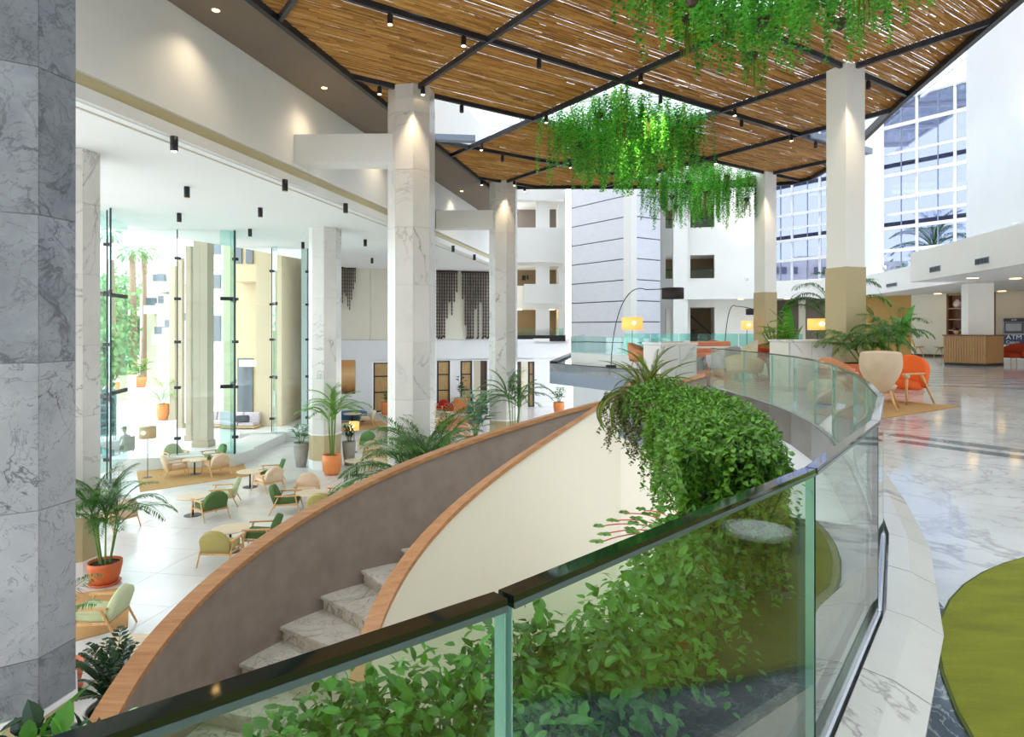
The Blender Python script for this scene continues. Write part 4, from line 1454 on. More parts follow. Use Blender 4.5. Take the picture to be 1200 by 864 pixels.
round_table(228, 556, 'round pale table between four armchairs on the tan rug')
round_table(293, 571, 'round pale table left of the green and beige pair by the glass front')
round_table(226, 604, 'round pale table left of the pale green and moss green pair')
round_table(364, 599, 'round pale table between beige, moss green and olive chairs at the stair wall')
round_table(270, 646, 'round pale table behind the olive chair seen from behind')
o = round_table(147, 800, 'round pale table nearest the camera at lower left, below the drooping frond')
o.scale = (1.0, 1.0, 1.0)
round_table(418, 557, 'round pale table in front of the beige and cream chairs by the middle column')
round_table(523, 494, 'round table between the olive chair and the red pair')
round_table(556, 492, 'round table with greenery near the second marble column')


def disc(name, px, py, z, r, h, mat, label, cat):
    p = G(px, py, z)
    t = thing(name, label, cat, p)
    MB().lathe([(r * 0.96, 0.04), (r, 0.1), (r, h - 0.05), (r * 0.95, h)], 22).build('cushion', M[mat], t, True)
    MB().lathe([(r * 0.9, 0.0), (r * 0.9, 0.04)], 18).build('plinth', M['black'], t)
    return t


d_ = disc('round_ottoman', 411, 494, LOW, 0.95, 0.55, 'f_blue', 'wide petrol blue round ottoman at the back of the lounge', 'ottoman')
t = thing('tray_table', 'small pale tray table in front of the blue ottoman', 'table', G(413, 497))
MB().lathe([(0.5, 0.56), (0.5, 0.6)], 18).build('tabletop', M['tabletop'], t)
MB().lathe([(0.05, 0), (0.05, 0.56)], 8).build('pole', M['black'], t)


def flat_rug(label, pts, mat, th=0.012, z=LOW, border=None):
    t = thing('rug', label, 'rug', (0, 0, z))
    MB().prism(pts, 0.0, th).build('pile', M[mat], t)
    if border:
        c = (sum(p[0] for p in pts) / len(pts), sum(p[1] for p in pts) / len(pts))
        big = [(c[0] + (p[0] - c[0]) * 1.006, c[1] + (p[1] - c[1]) * 1.006) for p in pts]
        MB().prism(big, 0.0, th * 0.8).build('binding', M[border], t)
    return t


flat_rug('tan sisal rug under four armchairs by the glass front', [G(164, 577)[:2], G(293, 558)[:2], G(283, 540)[:2], G(160, 553)[:2]], 'rug_tan')
flat_rug('tan rug at the far back under the blue ottoman', [G(398, 506)[:2], G(458, 502)[:2], G(446, 493)[:2], G(398, 495)[:2]], 'rug_tan')
flat_rug('tan rug at lower left under the pale green armchair', [G(60, 760)[:2], G(150, 735)[:2], G(152, 688)[:2], G(60, 700)[:2]], 'rug_tan')
flat_rug('pale rust rug beneath the red pair of armchairs', [G(508, 506)[:2], G(560, 500)[:2], G(548, 488)[:2], G(508, 491)[:2]], 'f_peach')
# green rug of the upper floor, rounded, bound in dark green
flat_rug('big rounded moss green rug on the marble floor at lower right',
         [(4.3 + 2.9 * cos(pi * k / 32), 1.2 + 3.0 * sin(pi * k / 32)) for k in range(33)] + [(1.28, 0.98), (0.86, 0.60), (0.36, 0.12), (-0.3, -0.5), (-0.7, -1.0), (-0.8, -1.8), (-0.3, -2.6), (6.6, -2.6), (7.15, -1.8)], 'rug', 0.014, 0.003, 'rug_edge')
c0 = (8.08, 11.7)
flat_rug('tan rug under the beige and orange armchairs on the marble hall floor',
         [c0, (c0[0] - A2[0] * 3.15, c0[1] - A2[1] * 3.15), (c0[0] - A2[0] * 3.15 + B2[0] * 1.0, c0[1] - A2[1] * 3.15 + B2[1] * 1.0), (c0[0] + B2[0] * 1.8, c0[1] + B2[1] * 1.8)], 'rug_tan', 0.012, 0.003)


# ---- lamps
def floor_lamp(label, p, h, r, sh, on=True, mat=None):
    t = thing('floor_lamp', label, 'lamp', p)
    MB().lathe([(0.16, 0), (0.16, 0.02), (0.012, 0.03), (0.012, h)], 12).build('stand', M['black'], t)
    sh_ = MB().lathe([(r, h - sh), (r, h)], 24).build('shade', mat or M['shade_on' if on else 'shade_off'], t, True, solid=0.006)
    if on:
        MB().lathe([(0.0, -0.07), (0.06, -0.03), (0.07, 0), (0.06, 0.04), (0.0, 0.07)], 12, (0, 0, h - sh * 0.5)).build('bulb', M['bulb'], sh_, True)
    return t


def face_lamp(label, p, h, w, sh, mat=None):
    """stand lamp with a flat drum and a glowing bulb seen through its shade"""
    t = floor_lamp(label, p, h, w / 2, sh, True, mat)
    MB().lathe([(0.0, -0.055), (0.05, -0.03), (0.06, 0), (0.05, 0.03), (0.0, 0.055)], 10, (0, -w / 2 - 0.01, h - sh * 0.45)).build('glow_spot', M['bulb'], t, True)  # bulb glow put in as a bright blob outside the shade
    return t


face_lamp('floor lamp with lit square-looking drum shade on the seating platform, largest of the lit lamps', (4.45, 24.0, 0), 1.84, 0.76, 0.46)
face_lamp('lit drum lamp just left of the far white column', (9.85, 27.2, 0), 1.75, 0.44, 0.36)
face_lamp('lit drum lamp right of the leafy plants above the marble pier', (8.15, 17.3, 0), 1.68, 0.5, 0.3)
face_lamp('small lit lamp among chairs left of the tall middle column', G(415, 530), 0.98 + 0.35, 0.42, 0.36)
face_lamp('tan shaded floor lamp in front of the glass front at left', G(173, 560), 1.85, 0.56, 0.4, M['shade_off'])
face_lamp('small lit lamp behind the right edge of the tall middle column', G(507, 488), 1.9, 0.35, 0.9)


def arc_lamp(label, base, top, shade_c, r, sh):
    t = thing('arc_lamp', label, 'lamp', base)
    bx_, by_, bz_ = base
    rel = lambda p: (p[0] - bx_, p[1] - by_, p[2] - bz_)
    path = []
    tx, sx = rel(top), rel(shade_c)
    P0, P1, P2, P3 = (0, 0, 0), (tx[0] * 0.05, 0, tx[2] * 0.75), (tx[0] * 0.5, 0, tx[2] * 1.1), tx
    for k in range(15):
        u = k / 14
        path.append(tuple((1 - u) ** 3 * P0[i] + 3 * u * (1 - u) ** 2 * P1[i] + 3 * u * u * (1 - u) * P2[i] + u ** 3 * P3[i] for i in range(3)))
    for k in range(1, 8):
        u = k / 7
        path.append((tx[0] + (sx[0] - tx[0]) * u, tx[1] + (sx[1] - tx[1]) * u, tx[2] + (sx[2] + sh / 2 - tx[2]) * u ** 1.8))
    MB().tube(path, 0.018, 6).build('arc_pole', M['black'], t, True)
    MB().lathe([(0.2, 0), (0.2, 0.06)], 14).build('base', M['black'], t)
    MB().lathe([(r, -sh / 2), (r, sh / 2)], 24, sx).build('shade', M['shade_black'], t, True, solid=0.01)
    MB().lathe([(r * 0.95, 0)], 8, sx)
    MB().lathe([(r - 0.02, -sh / 2 + 0.02), (r - 0.02, -sh / 2 + 0.03)], 20, sx).build('diffuser', M['shade_on'], t)
    return t


arc_lamp('tall arc lamp with black drum shade on the seating platform, nearest one', at(716, 420, 24.3)[:2] + (0,), at(757, 339.5, 24.3), at(788.5, 344, 24.3), 0.40, 0.40)
arc_lamp('farther arc lamp with black shade beside the far white column', at(849, 400, 29.0)[:2] + (0,), at(862, 359, 29.0), at(881, 365.5, 29.0), 0.25, 0.26)


# ---- platform seating (tub chairs, benches, tables)
def tub_chair(label, x, y, ang, mat, w=0.75, h=0.8, group='tub chairs on the platform'):
    t = thing('tub_chair', label, 'armchair', (x, y, 0), R(ang - 270), group)
    rows = []
    n = 12
    for zz, k in ((0.30, 0.92), (0.5, 1.0), (0.72, 1.04), (1.0, 1.06)):
        row = []
        for q in range(n + 1):
            a = R(-25) + R(230) * q / n
            hh = h * zz * (0.72 + 0.28 * sin(max(0, min(pi, a))) if zz > 0.6 else 1)
            row.append((w / 2 * k * cos(a), w / 2 * k * sin(a), hh))
        rows.append(row)
    MB().grid(rows).build('backrest', M[mat], t, True, solid=0.08)
    MB().lathe([(w * 0.40, 0.26), (w * 0.43, 0.32), (w * 0.42, 0.42), (w * 0.36, 0.45)], 18).build('seat', M[mat], t, True)
    for sx in (-1, 1):
        for sy in (-1, 1):
            MB().tube([(sx * w * 0.36, sy * w * 0.36, 0), (sx * w * 0.28, sy * w * 0.28, 0.28)], [0.014, 0.02], 6).build('leg', M['oak'], t)
    return t


tub_chair('peach leather tub chair behind the platform glass, next to the lit lamp', 4.65, 23.0, 330, 'f_peach', 0.95, 0.92)
tub_chair('second peach tub chair behind the marble pier', 5.5, 24.2, 200, 'f_peach', 0.95, 0.85)
tub_chair('cream tub chair behind the balustrade, left of the red one', 7.45, 21.0, 150, 'f_cream', 0.85, 1.05)
tub_chair('rust red tub chair between the cream chair and the marble pier', 8.6, 21.8, 250, 'f_rust', 0.85, 0.92)
tub_chair('grey pink tub chair low behind the balustrade beside the cream one', 6.3, 19.4, 120, 'f_lilac', 0.9, 0.9)
tub_chair('sand coloured tub chair seat nearest the balustrade, by the grey pink one', 6.45, 18.0, 60, 'f_beige', 0.9, 0.72)
tub_chair('small rust tub chair far back on the platform', 9.3, 29.5, 270, 'f_rust', 0.8, 0.9)
tub_chair('small peach tub chair seen beside the terracotta planters', 6.95, 13.9, 30, 'f_peach', 0.62, 0.80)


def bench(label, x, y, rot, l, mat):
    t = thing('bench', label, 'bench', (x, y, 0), rot)
    MB().box((0, 0, 0.36), (l, 0.6, 0.16)).build('seat', M[mat], t, bevel=0.04)
    MB().box((0, 0.28, 0.66), (l, 0.14, 0.5)).build('backrest', M[mat], t, bevel=0.05)
    for sx in (-1, 1):
        for sy in (-1, 1):
            MB().box((sx * (l / 2 - 0.1), sy * 0.22, 0.14), (0.05, 0.05, 0.28)).build('leg', M['black'], t)
    return t


bench('long peach banquette on the platform beyond the white table', 7.6, 26.2, R(20), 3.4, 'f_peach')


def plain_table(label, x, y, rot, w, d, h, mat, cat='table', leg='black'):
    t = thing('table', label, cat, (x, y, 0), rot)
    MB().box((0, 0, h - 0.02), (w, d, 0.04)).build('tabletop', M[mat], t, bevel=0.006)
    for sx in (-1, 1):
        for sy in (-1, 1):
            MB().box((sx * (w / 2 - 0.08), sy * (d / 2 - 0.08), (h - 0.04) / 2), (0.05, 0.05, h - 0.04)).build('leg', M[leg], t)
    return t


plain_table('long white table on the seating platform', 7.2, 23.6, R(10), 3.2, 0.9, 0.76, 'white')
plain_table('small white table near the far glass railing', 8.6, 30.5, R(10), 1.4, 0.9, 0.76, 'white')
t = thing('napkin_holder', 'small white box standing on the long white table', 'box', (6.35, 23.55, 0.76))
MB().box((0, 0, 0.11), (0.2, 0.12, 0.22)).build('body', M['white'], t, bevel=0.01)
MB().box((0, 0, 0.225), (0.16, 0.07, 0.02)).build('napkins', M['wall'], t)


# ---- egg chair and orange armchair on the hall floor
def egg_chair(label, x, y, ang):
    t = thing('egg_chair', label, 'armchair', (x, y, 0), R(ang - 270))
    rows = []
    n = 16
    for k in range(11):
        u = k / 10
        z = 0.30 + 0.74 * u
        half = R(32 + 62 * min(1, u * 1.9) - 26 * max(0, u - 0.6) / 0.4)
        rx = 0.15 + 0.17 * sin(min(1, u * 1.25) * pi / 2)
        ry = 0.14 + 0.22 * sin(min(1, u * 1.1) * pi / 2)
        row = []
        for q in range(n + 1):
            a = pi / 2 - half + 2 * half * q / n
            lip = 0.03 * abs(2 * q / n - 1) ** 2
            row.append((rx * cos(a), ry * sin(a) + 0.04 * u - 0.02, z - lip * (1 if u > 0.5 else 0)))
        rows.append(row)
    MB().grid(rows).build('shell_back', M['f_sand'], t, True, solid=0.05, sub=1)
    MB().lathe([(0.12, 0.30), (0.22, 0.35), (0.26, 0.42), (0.2, 0.47), (0.0, 0.48)], 20, (0, -0.06, 0)).build('seat', M['f_sand'], t, True)
    for sx in (-1, 1):
        MB().tube([(sx * 0.30, -0.36, 0), (sx * 0.18, -0.16, 0.32)], [0.013, 0.024], 8).build('leg', M['oak'], t, True)
        MB().tube([(sx * 0.24, 0.30, 0), (sx * 0.14, 0.12, 0.34)], [0.013, 0.024], 8).build('leg', M['oak'], t, True)
        MB().tube([(sx * 0.36, 0.05, 0.62), (sx * 0.42, -0.15, 0.58), (sx * 0.40, -0.36, 0.56)], [0.03, 0.035, 0.03], 8).build('armrest', M['f_sand'], t, True)
    return t


e_ = egg_chair('sand coloured egg chair with high curved back on the tan hall rug', 6.42, 11.3, 62)
e_.scale = (1.0, 1.0, 1.0)
t = thing('orange_armchair', 'bright orange armchair with wooden arms and legs behind the sand egg chair', 'armchair', (7.36, 12.35, 0), R(205 - 270))
v, f = arch_panel(0.70, 0.62, 0.17, 12, 0.3)
MB().add(tilt_x(v, R(-14), (0, 0.26, 0.30)), f).build('backrest', M['f_orange'], t, True, bevel=0.02)
MB().box((0, -0.04, 0.36), (0.62, 0.64, 0.17), 0, ('X', R(-6))).build('seat', M['f_orange'], t, True, bevel=0.05)
for s_ in (-1, 1):
    MB().tube([(s_ * 0.40, -0.36, 0), (s_ * 0.36, -0.30, 0.56)], [0.015, 0.026], 8).build('leg', M['oak'], t, True)
    MB().tube([(s_ * 0.40, 0.44, 0), (s_ * 0.36, 0.12, 0.56)], [0.015, 0.026], 8).build('leg', M['oak'], t, True)
    MB().box((s_ * 0.36, -0.10, 0.575), (0.07, 0.58, 0.03)).build('armrest', M['oak'], t, bevel=0.01)
t = thing('pouf', 'small beige round pouf just left of the egg chair', 'pouf', (5.85, 12.1, 0.02))
MB().lathe([(0.2, 0), (0.3, 0.08), (0.33, 0.22), (0.3, 0.36), (0.18, 0.44), (0, 0.45)], 20).build('cushion', M['f_sand'], t, True)
MB().lathe([(0.19, -0.01), (0.19, 0.004)], 12).build('base', M['black'], t)

# ---- reception
t = thing('reception_desk', 'fluted oak reception desk with dark top at the right', 'desk', (17.75, 24.3, 0), 0)
L1, L2 = 1.42, 1.75
c00, c01, c10 = (0, 0), (B2[0] * L1, B2[1] * L1), (A2[0] * L2, A2[1] * L2)
c11 = (c01[0] + c10[0], c01[1] + c10[1])
k_ = lambda p, d: (p[0] + (A2[0] + B2[0]) * d, p[1] + (A2[1] + B2[1]) * d)
MB().prism([(0.10, 0.14), c10, c11, (c01[0] + 0.1, c01[1] + .1)], 0, 0.1).build('plinth', M['black'], t)
m = MB().prism([(0.03, 0.06), c10, c11, (c01[0] + .03, c01[1] + .02)], 0.1, 1.14)
m.build('body', M['walnut'], t)
nn = 16
m = MB()
for q in range(nn):
    a, b = lerp(c00, c01, (q + 0.06) / nn), lerp(c00, c01, (q + 0.94) / nn)
    MB().wall(a, b, 0.1, 1.14, 0.04, -1).build('slat', M['desk'], t)
for q in range(nn):
    a, b = lerp(c00, c10, (q + 0.06) / nn), lerp(c00, c10, (q + 0.94) / nn)
    MB().wall(a, b, 0.1, 1.14, 0.04, 1).build('slat', M['desk'], t)
MB().prism([(0, -0.06), (c10[0] + .03, c10[1] - .04), (c11[0], c11[1] + .05), (c01[0] - .05, c01[1])], 1.14, 1.185).build('top', M['walnut'], t)

t = thing('wall_shelf', 'tall dark wood shelving recess behind the reception desk', 'shelf', (*kpt(1109), 0), atan2(K1[1] - K0[1], K1[0] - K0[0]))
sw = hypot(kpt(1167)[0] - kpt(1109)[0], kpt(1167)[1] - kpt(1109)[1])
MB().box((sw / 2, 0.45, 1.6), (sw, 0.04, 3.2)).build('back_panel', M['walnut'], t)
for x in (0.04, sw * 0.78, sw - 0.04):
    MB().box((x, 0.22, 1.6), (0.08, 0.42, 3.2)).build('side_panel', M['walnut'], t)
for z in (0.08, 0.75, 1.35, 1.9, 2.45, 3.15):
    MB().box((sw / 2, 0.22, z), (sw - 0.1, 0.40, 0.05)).build('shelf_board', M['oakpanel'], t)
vx = lambda px, off, z: (lerp(kpt(1109), kpt(1167), (px - 1109) / 58.0)[0] + 0.2 + off, lerp(kpt(1109), kpt(1167), (px - 1109) / 58.0)[1] + 0.12, z)
t = thing('vase', 'round white ceramic vase on the top shelf of the recess', 'vase', vx(1119.5, 0, 2.475))
MB().lathe([(0.09, 0), (0.17, 0.12), (0.19, 0.22), (0.15, 0.34), (0.07, 0.4), (0.08, 0.44)], 18).build('body', M['vase'], t, True)
MB().lathe([(0.065, 0.435), (0.065, 0.445)], 12).build('opening', M['dark_wall'], t)  # dark disc paints the shade inside the vase mouth

# cash machine with sign
mx = kpt(1200)
t = thing('cash_machine', 'grey cash machine with navy ATM sign at the right edge', 'cash machine', (mx[0] - 0.35, mx[1] - 0.1, 0), atan2(K1[1] - K0[1], K1[0] - K0[0]))
MB().box((0, -0.25, 1.55), (0.95, 0.5, 0.74)).build('cabinet', M['atm'], t, bevel=0.04)
MB().box((0, -0.25, 0.59), (0.85, 0.45, 1.18)).build('base', M['white'], t)
sf = MB().box((0, -0.52, 1.47), (0.74, 0.04, 0.5)).build('screen_frame', M['steelblack'], t)
MB().box((0, -0.55, 1.49), (0.6, 0.03, 0.34)).build('screen', M['win_dark'], sf)
MB().box((0, -0.51, 1.83), (0.8, 0.04, 0.16)).build('header', M['black'], t)
MB().box((0, -0.52, 0.92), (1.0, 0.06, 0.46)).build('sign', M['navy'], t)


def text(body, size, parent, loc, rot, mat, ext=0.004, name='lettering'):
    c = bpy.data.curves.new(name, 'FONT')
    c.body = body
    c.size = size
    c.extrude = ext
    c.align_x = 'LEFT'
    c.materials.append(mat)
    o = bpy.data.objects.new(name, c)
    COL.objects.link(o)
    me = bpy.data.meshes.new_from_object(o)
    bpy.data.objects.remove(o)
    o = bpy.data.objects.new(name, me)
    COL.objects.link(o)
    o.parent = parent
    o.location = loc
    o.rotation_euler = rot
    return o


sg = [q for q in kids(t) if q.name.startswith('sign')][0]
hd_ = [q for q in kids(t) if q.name.startswith('header')][0]
text('ATM', 0.30, sg, (-0.3, -0.555, 0.93), (pi / 2, 0, 0), M['white'])
text('Cajero', 0.19, sg, (-0.3, -0.555, 0.74), (pi / 2, 0, 0), M['white'])
text('ATM', 0.1, hd_, (-0.1, -0.535, 1.80), (pi / 2, 0, 0), M['white'])


def shell_chair(label, x, y, ang, mat):
    t = thing('shell_chair', label, 'chair', (x, y, 0), R(ang - 270), 'moulded chairs at the reception tables')
    rows = []
    for k in range(9):
        u = k / 8
        if u < 0.5:
            y_, z_ = -0.22 + 0.8 * u, 0.47 - 0.02 * sin(u * 2 * pi)
        else:
            y_, z_ = 0.18 + 0.12 * (u - 0.5) / 0.5, 0.47 + 0.40 * (u - 0.5) * 2
        w = 0.24 if u < 0.6 else 0.24 - 0.05 * (u - 0.6) / 0.4
        rows.append([(w * q / 4, y_ - 0.06 * (abs(q) / 4) ** 2 * (u > 0.5), z_ + 0.04 * (abs(q) / 4) ** 2 * (u < 0.5)) for q in range(-4, 5)])
    MB().grid(rows).build('shell', M[mat], t, True, solid=0.02)
    for sx in (-1, 1):
        for sy in (-1, 1):
            MB().tube([(sx * 0.24, sy * 0.24, 0), (sx * 0.06, sy * 0.06, 0.45)], [0.014, 0.022], 6).build('leg', M['oak'], t)
    return t


def gz(px, py):
    return G(px, py, 0)[:2]


x, y = gz(1076, 417.5)
shell_chair('mustard yellow shell chair at the little table with a potted plant', x, y, 330, 'f_yellow')
x, y = gz(1103, 418)
shell_chair('sage green shell chair just left of the reception desk', x, y, 200, 'f_sage')
x, y = gz(1090, 416.5)
plain_table('dark little table carrying a potted plant and a leaflet stand', x + .1, y + .5, R(-40), 0.9, 0.7, 0.76, 'walnut', 'table', 'walnut')
t = thing('side_cabinet', 'small walnut cabinet under the little table', 'cabinet', (x + 0.2, y + 0.45, 0), R(-40))
MB().box((0, 0, 0.36), (0.4, 0.4, 0.7)).build('body', M['walnut'], t)
MB().box((0, -0.21, 0.36), (0.36, 0.02, 0.64)).build('door', M['walnut'], t)
t = thing('leaflet_stand', 'small white leaflet stand with a blue round mark on the little table', 'stand', (x - 0.12, y + 0.35, 0.76), R(-20))
MB().box((0, 0, 0.16), (0.34, 0.02, 0.32)).build('card', M['white'], t)
MB().box((0, 0.05, 0.01), (0.34, 0.14, 0.02)).build('foot', M['white'], t)
MB().lathe([(0.08, 0), (0.08, 0.006)], 14).build('mark', M['navy'], t).rotation_euler = (pi / 2, 0, 0)
kids(t)[-1].location = (0.03, -0.012, 0.17)
x, y = gz(1188, 427)
tub_chair('rust red armchair right of the reception desk', x, y, 200, 'f_rust', 0.9, 0.85)
x, y = gz(1199, 424)
tub_chair('second rust red armchair at the right edge, below the cash machine', x + .6, y - .2, 160, 'f_rust', 0.9, 0.78)

# ceiling fixtures under the gallery slabs
for k, (px, py, w) in enumerate(((1140, 325.5, 'nearest the reception pillar'), (1190, 326, 'at the right edge'), (1174, 341, 'above the cash machine'), (1099, 344, 'above the shell chairs'), (868, 350.5, 'beside the far arc lamp'), (923, 350, 'right of the far white column'))):
    u_ = G(px, py, 3.2)
    t = thing('gallery_downlight', 'round glowing downlight under the gallery, ' + w, 'downlight', (u_[0], u_[1], 3.2))
    MB().lathe([(0.2, -0.012), (0.2, 0.0)], 18).build('ring', M['white'], t)
    MB().lathe([(0.16, -0.022), (0.17, -0.012)], 18).build('lens', M['warm_lens'], t)
# air vents in the gallery fronts


def vent(label, p, rot, w=1.0, h=0.16):
    t = thing('air_vent', label, 'vent', p, rot, 'air vents in the gallery fronts')
    MB().box((0, -0.01, 0), (w, 0.03, h)).build('frame', M['slabgrey'], t)
    for q in range(6):
        MB().box((-w / 2 + (q + 0.5) * w / 6, -0.028, 0), (w / 6 - 0.04, 0.02, h - 0.05)).build('blade', M['steelblack'], t)


vp = dp(5.5, RV)
vent('dark air vent in the far gallery front, left of the far column', (*at(848, 343, 39.2)[:2], at(848, 343, 39.2)[2]), ANG_P, 1.1)
for px, py, lab in ((1096, 315.5, 'upper air vent near the left end of the right gallery front'), (1151, 306, 'air vent nearer the right edge in the right gallery front')):
    k = (px - 600) / F
    # on the line u = GU
    yv = (GU / P2[0]) / (k - P2[1] * -1 / P2[0] * -1) if False else None
    # X*.985 - .175*Y = GU with X = k*Y
    Y = GU / (P2[0] * k + P2[1])
    vent(lab, (k * Y, Y, zpy(py, Y)), ANG_D - pi, 0.75, 0.2)
k = (1045 - 600) / F
Y = RU / (P2[0] * k + P2[1])
vent('long air vent in the gallery front just left of the protruding slab', (k * Y, Y, zpy(334, Y)), ANG_D - pi, 1.2, 0.16)

# wall uplights
for px, py, y, lab in ((868, 329, 38.3, 'wall uplight on the far gallery ledge by the far column'), (1028, 322, 31.5, 'wall uplight on the gallery ledge at the white pier'), (1176, 277, 18.9, 'wall uplight on the right gallery ledge below the big white wall')):
    p = at(px, py, y)
    t = thing('wall_uplight', lab, 'uplight', (p[0] + 0.4, p[1] + 0.1, 4.3), 0, 'wall uplights')
    MB().lathe([(0.08, 0), (0.1, 0.2)], 12).build('can', M['white'], t, True)
    MB().lathe([(0.07, 0.195), (0.08, 0.203)], 12).build('lens', M['bulb'], t)
    add_light('uplight', 'SPOT', (p[0] + 0.4, p[1] + 0.1, 4.55), 240, (1, 0.8, 0.56), spot_size=R(70), spot_blend=0.9, shadow_soft_size=0.1).rotation_euler = (pi, 0, 0)

# ---- hanging chain sculptures on the back wall
t0 = None
for (xa, xb, topy, tails, lab) in ((399, 418, 315, [364, 352, 340, 345, 358, 362, 350, 338, 330], 'left dark chain sculpture, shortest, left of the middle column'),
                                   (511, 537, 319, [394, 396, 396, 394, 372, 350, 368, 352, 340], 'middle dark chain sculpture of stepped hanging links'),
                                   (541, 574, 320, [350, 378, 396, 396, 396, 360, 396, 352, 396, 394, 396], 'right dark chain sculpture of stepped hanging links by the second column')):
    a, b = wpt(xa), wpt(xb)
    y0 = min(a[1], b[1]) - 0.3
    t = thing('chain_sculpture', lab, 'sculpture', (a[0], a[1] - 0.18, 0), atan2(b[1] - a[1], b[0] - a[0]), 'hanging chain sculptures')
    wdt = hypot(b[0] - a[0], b[1] - a[1])
    ztop = zpy(topy, a[1])
    ns = len(tails)
    MB().box((wdt / 2, 0.05, ztop + 0.05), (wdt, 0.2, 0.1)).build('mount_bar', M['chain'], t)
    for q, ty in enumerate(tails):
        m = MB()
        zb = zpy(ty, a[1])
        x_ = wdt * (q + 0.5) / ns
        cw = wdt / ns * 0.5
        z = ztop
        while z > zb:
            m.box((x_, 0, z - 0.11), (cw, 0.1, 0.16))
            m.box((x_, 0, z - 0.21), (cw * 0.45, 0.06, 0.06))
            z -= 0.22
        if ty > 390:
            m.box((x_ - cw * 0.6, 0, zb - 0.02), (cw * 1.2, 0.1, 0.12))
        m.build('chain_strand', M['chain'], t)
t = thing('wall_picture', 'framed golden dune picture on the lounge back wall', 'picture', (*wpt(407), 0), atan2(W1[1] - W0[1], W1[0] - W0[0]))
pw = hypot(wpt(416)[0] - wpt(398)[0], wpt(416)[1] - wpt(398)[1])
zc, hh = (zpy(422, 42.3) + zpy(460, 42.3)) / 2, zpy(422, 42.3) - zpy(460, 42.3)
MB().box((0, -0.05, zc), (pw, 0.06, hh)).build('print', M['art'], t)
MB().box((0, -0.02, zc), (pw + 0.06, 0.05, hh + 0.06)).build('frame', M['oakpanel'], t)

# ---- little stools and lime seat standing behind the camera's right (seen mirrored in the glass)
def stool(label, x, y, h, r):
    t = thing('stool', label, 'stool', (x, y, 0.017), 0, 'small round stools')
    MB().lathe([(r * 0.96, h - 0.03), (r, h - 0.02), (r, h)], 28).build('seat', M['white'], t)
    for q in range(3):
        a = 2 * pi * q / 3 + 0.5
        MB().tube([(cos(a) * r * 0.95, sin(a) * r * 0.95, 0.045), (cos(a) * r * 0.6, sin(a) * r * 0.6, h - 0.03)], [0.016, 0.021], 8).build('leg', M['walnut'], t, True)
        lg = kids(t)[-1]
        MB().tube([(cos(a) * r * 1.0, sin(a) * r * 1.0, 0.0), (cos(a) * r * 0.95, sin(a) * r * 0.95, 0.05)], [0.017, 0.018], 8).build('leg_sock', M['greypot'], lg, True)
    return t


stool('white topped three legged stool on the green rug, mirrored in the glass', 2.34, 2.41, 0.33, 0.155)
stool('second white topped stool behind the first on the green rug', 2.95, 2.55, 0.40, 0.155)
t = thing('lime_stool', 'lime green seat on thin black legs on the green rug', 'stool', (3.08, 2.95, 0.017))
MB().lathe([(0.2, 0.40), (0.24, 0.43), (0.24, 0.46), (0.2, 0.48)], 24).build('seat', M['lime'], t, True)
for q in range(4):
    a = 2 * pi * q / 4 + 0.4
    MB().tube([(cos(a) * 0.22, sin(a) * 0.22, 0), (cos(a) * 0.06, sin(a) * 0.06, 0.41)], 0.008, 6).build('leg', M['black'], t)

# ================================================================ PLANTS
def leaf_add(m, p, d, nrm, l, w, fold=0.18, tip=0.0, fine=False):
    """one folded leaf of four triangles/quads: base p, direction d, normal nrm"""
    d = d.normalized()
    s = d.cross(nrm)
    if s.length < 1e-4:
        s = d.cross(Vector((1, 0, 0.3)))
    s.normalize()
    u = s.cross(d)
    if l > 0.03 and fine:
        k = len(m.v)
        rows = ((0.0, 0.0), (0.18, 0.34), (0.42, 0.5), (0.7, 0.36), (1.0, 0.0))
        m.v.append(tuple(p))
        for (q, ww) in rows[1:4]:
            c_ = p + d * l * q - u * l * tip * q * q
            e_ = u * w * fold * ww * 2
            m.v += [tuple(c_ + s * w * ww + e_), tuple(c_), tuple(c_ - s * w * ww + e_)]
        m.v.append(tuple(p + d * l - u * l * tip))
        m.f += [(k, k + 1, k + 2), (k, k + 2, k + 3)]
        for q in (1, 4):
            m.f += [(k + q + 1, k + q, k + q + 3, k + q + 4), (k + q + 2, k + q + 1, k + q + 4, k + q + 5)]
        m.f += [(k + 8, k + 7, k + 10), (k + 9, k + 8, k + 10)]
        return
    a = p + d * l * 0.42
    e = p + d * l - u * l * tip
    k = len(m.v)
    m.v += [tuple(p), tuple(a + s * w / 2 + u * w * fold), tuple(a), tuple(a - s * w / 2 + u * w * fold), tuple(e), tuple(p + d * l * 0.75 + s * w * 0.32 + u * w * fold * 0.4 - u * l * tip * 0.4), tuple(p + d * l * 0.75 - s * w * 0.32 + u * w * fold * 0.4 - u * l * tip * 0.4)]
    m.f += [(k, k + 1, k + 2), (k, k + 2, k + 3), (k + 2, k + 1, k + 5, k + 4), (k + 2, k + 4, k + 6, k + 3)]


def rv(r_, a=1.0):
    while True:
        v = Vector((r_.uniform(-1, 1), r_.uniform(-1, 1), r_.uniform(-1, 1)))
        if 0.05 < v.length < 1:
            return v.normalized() * a


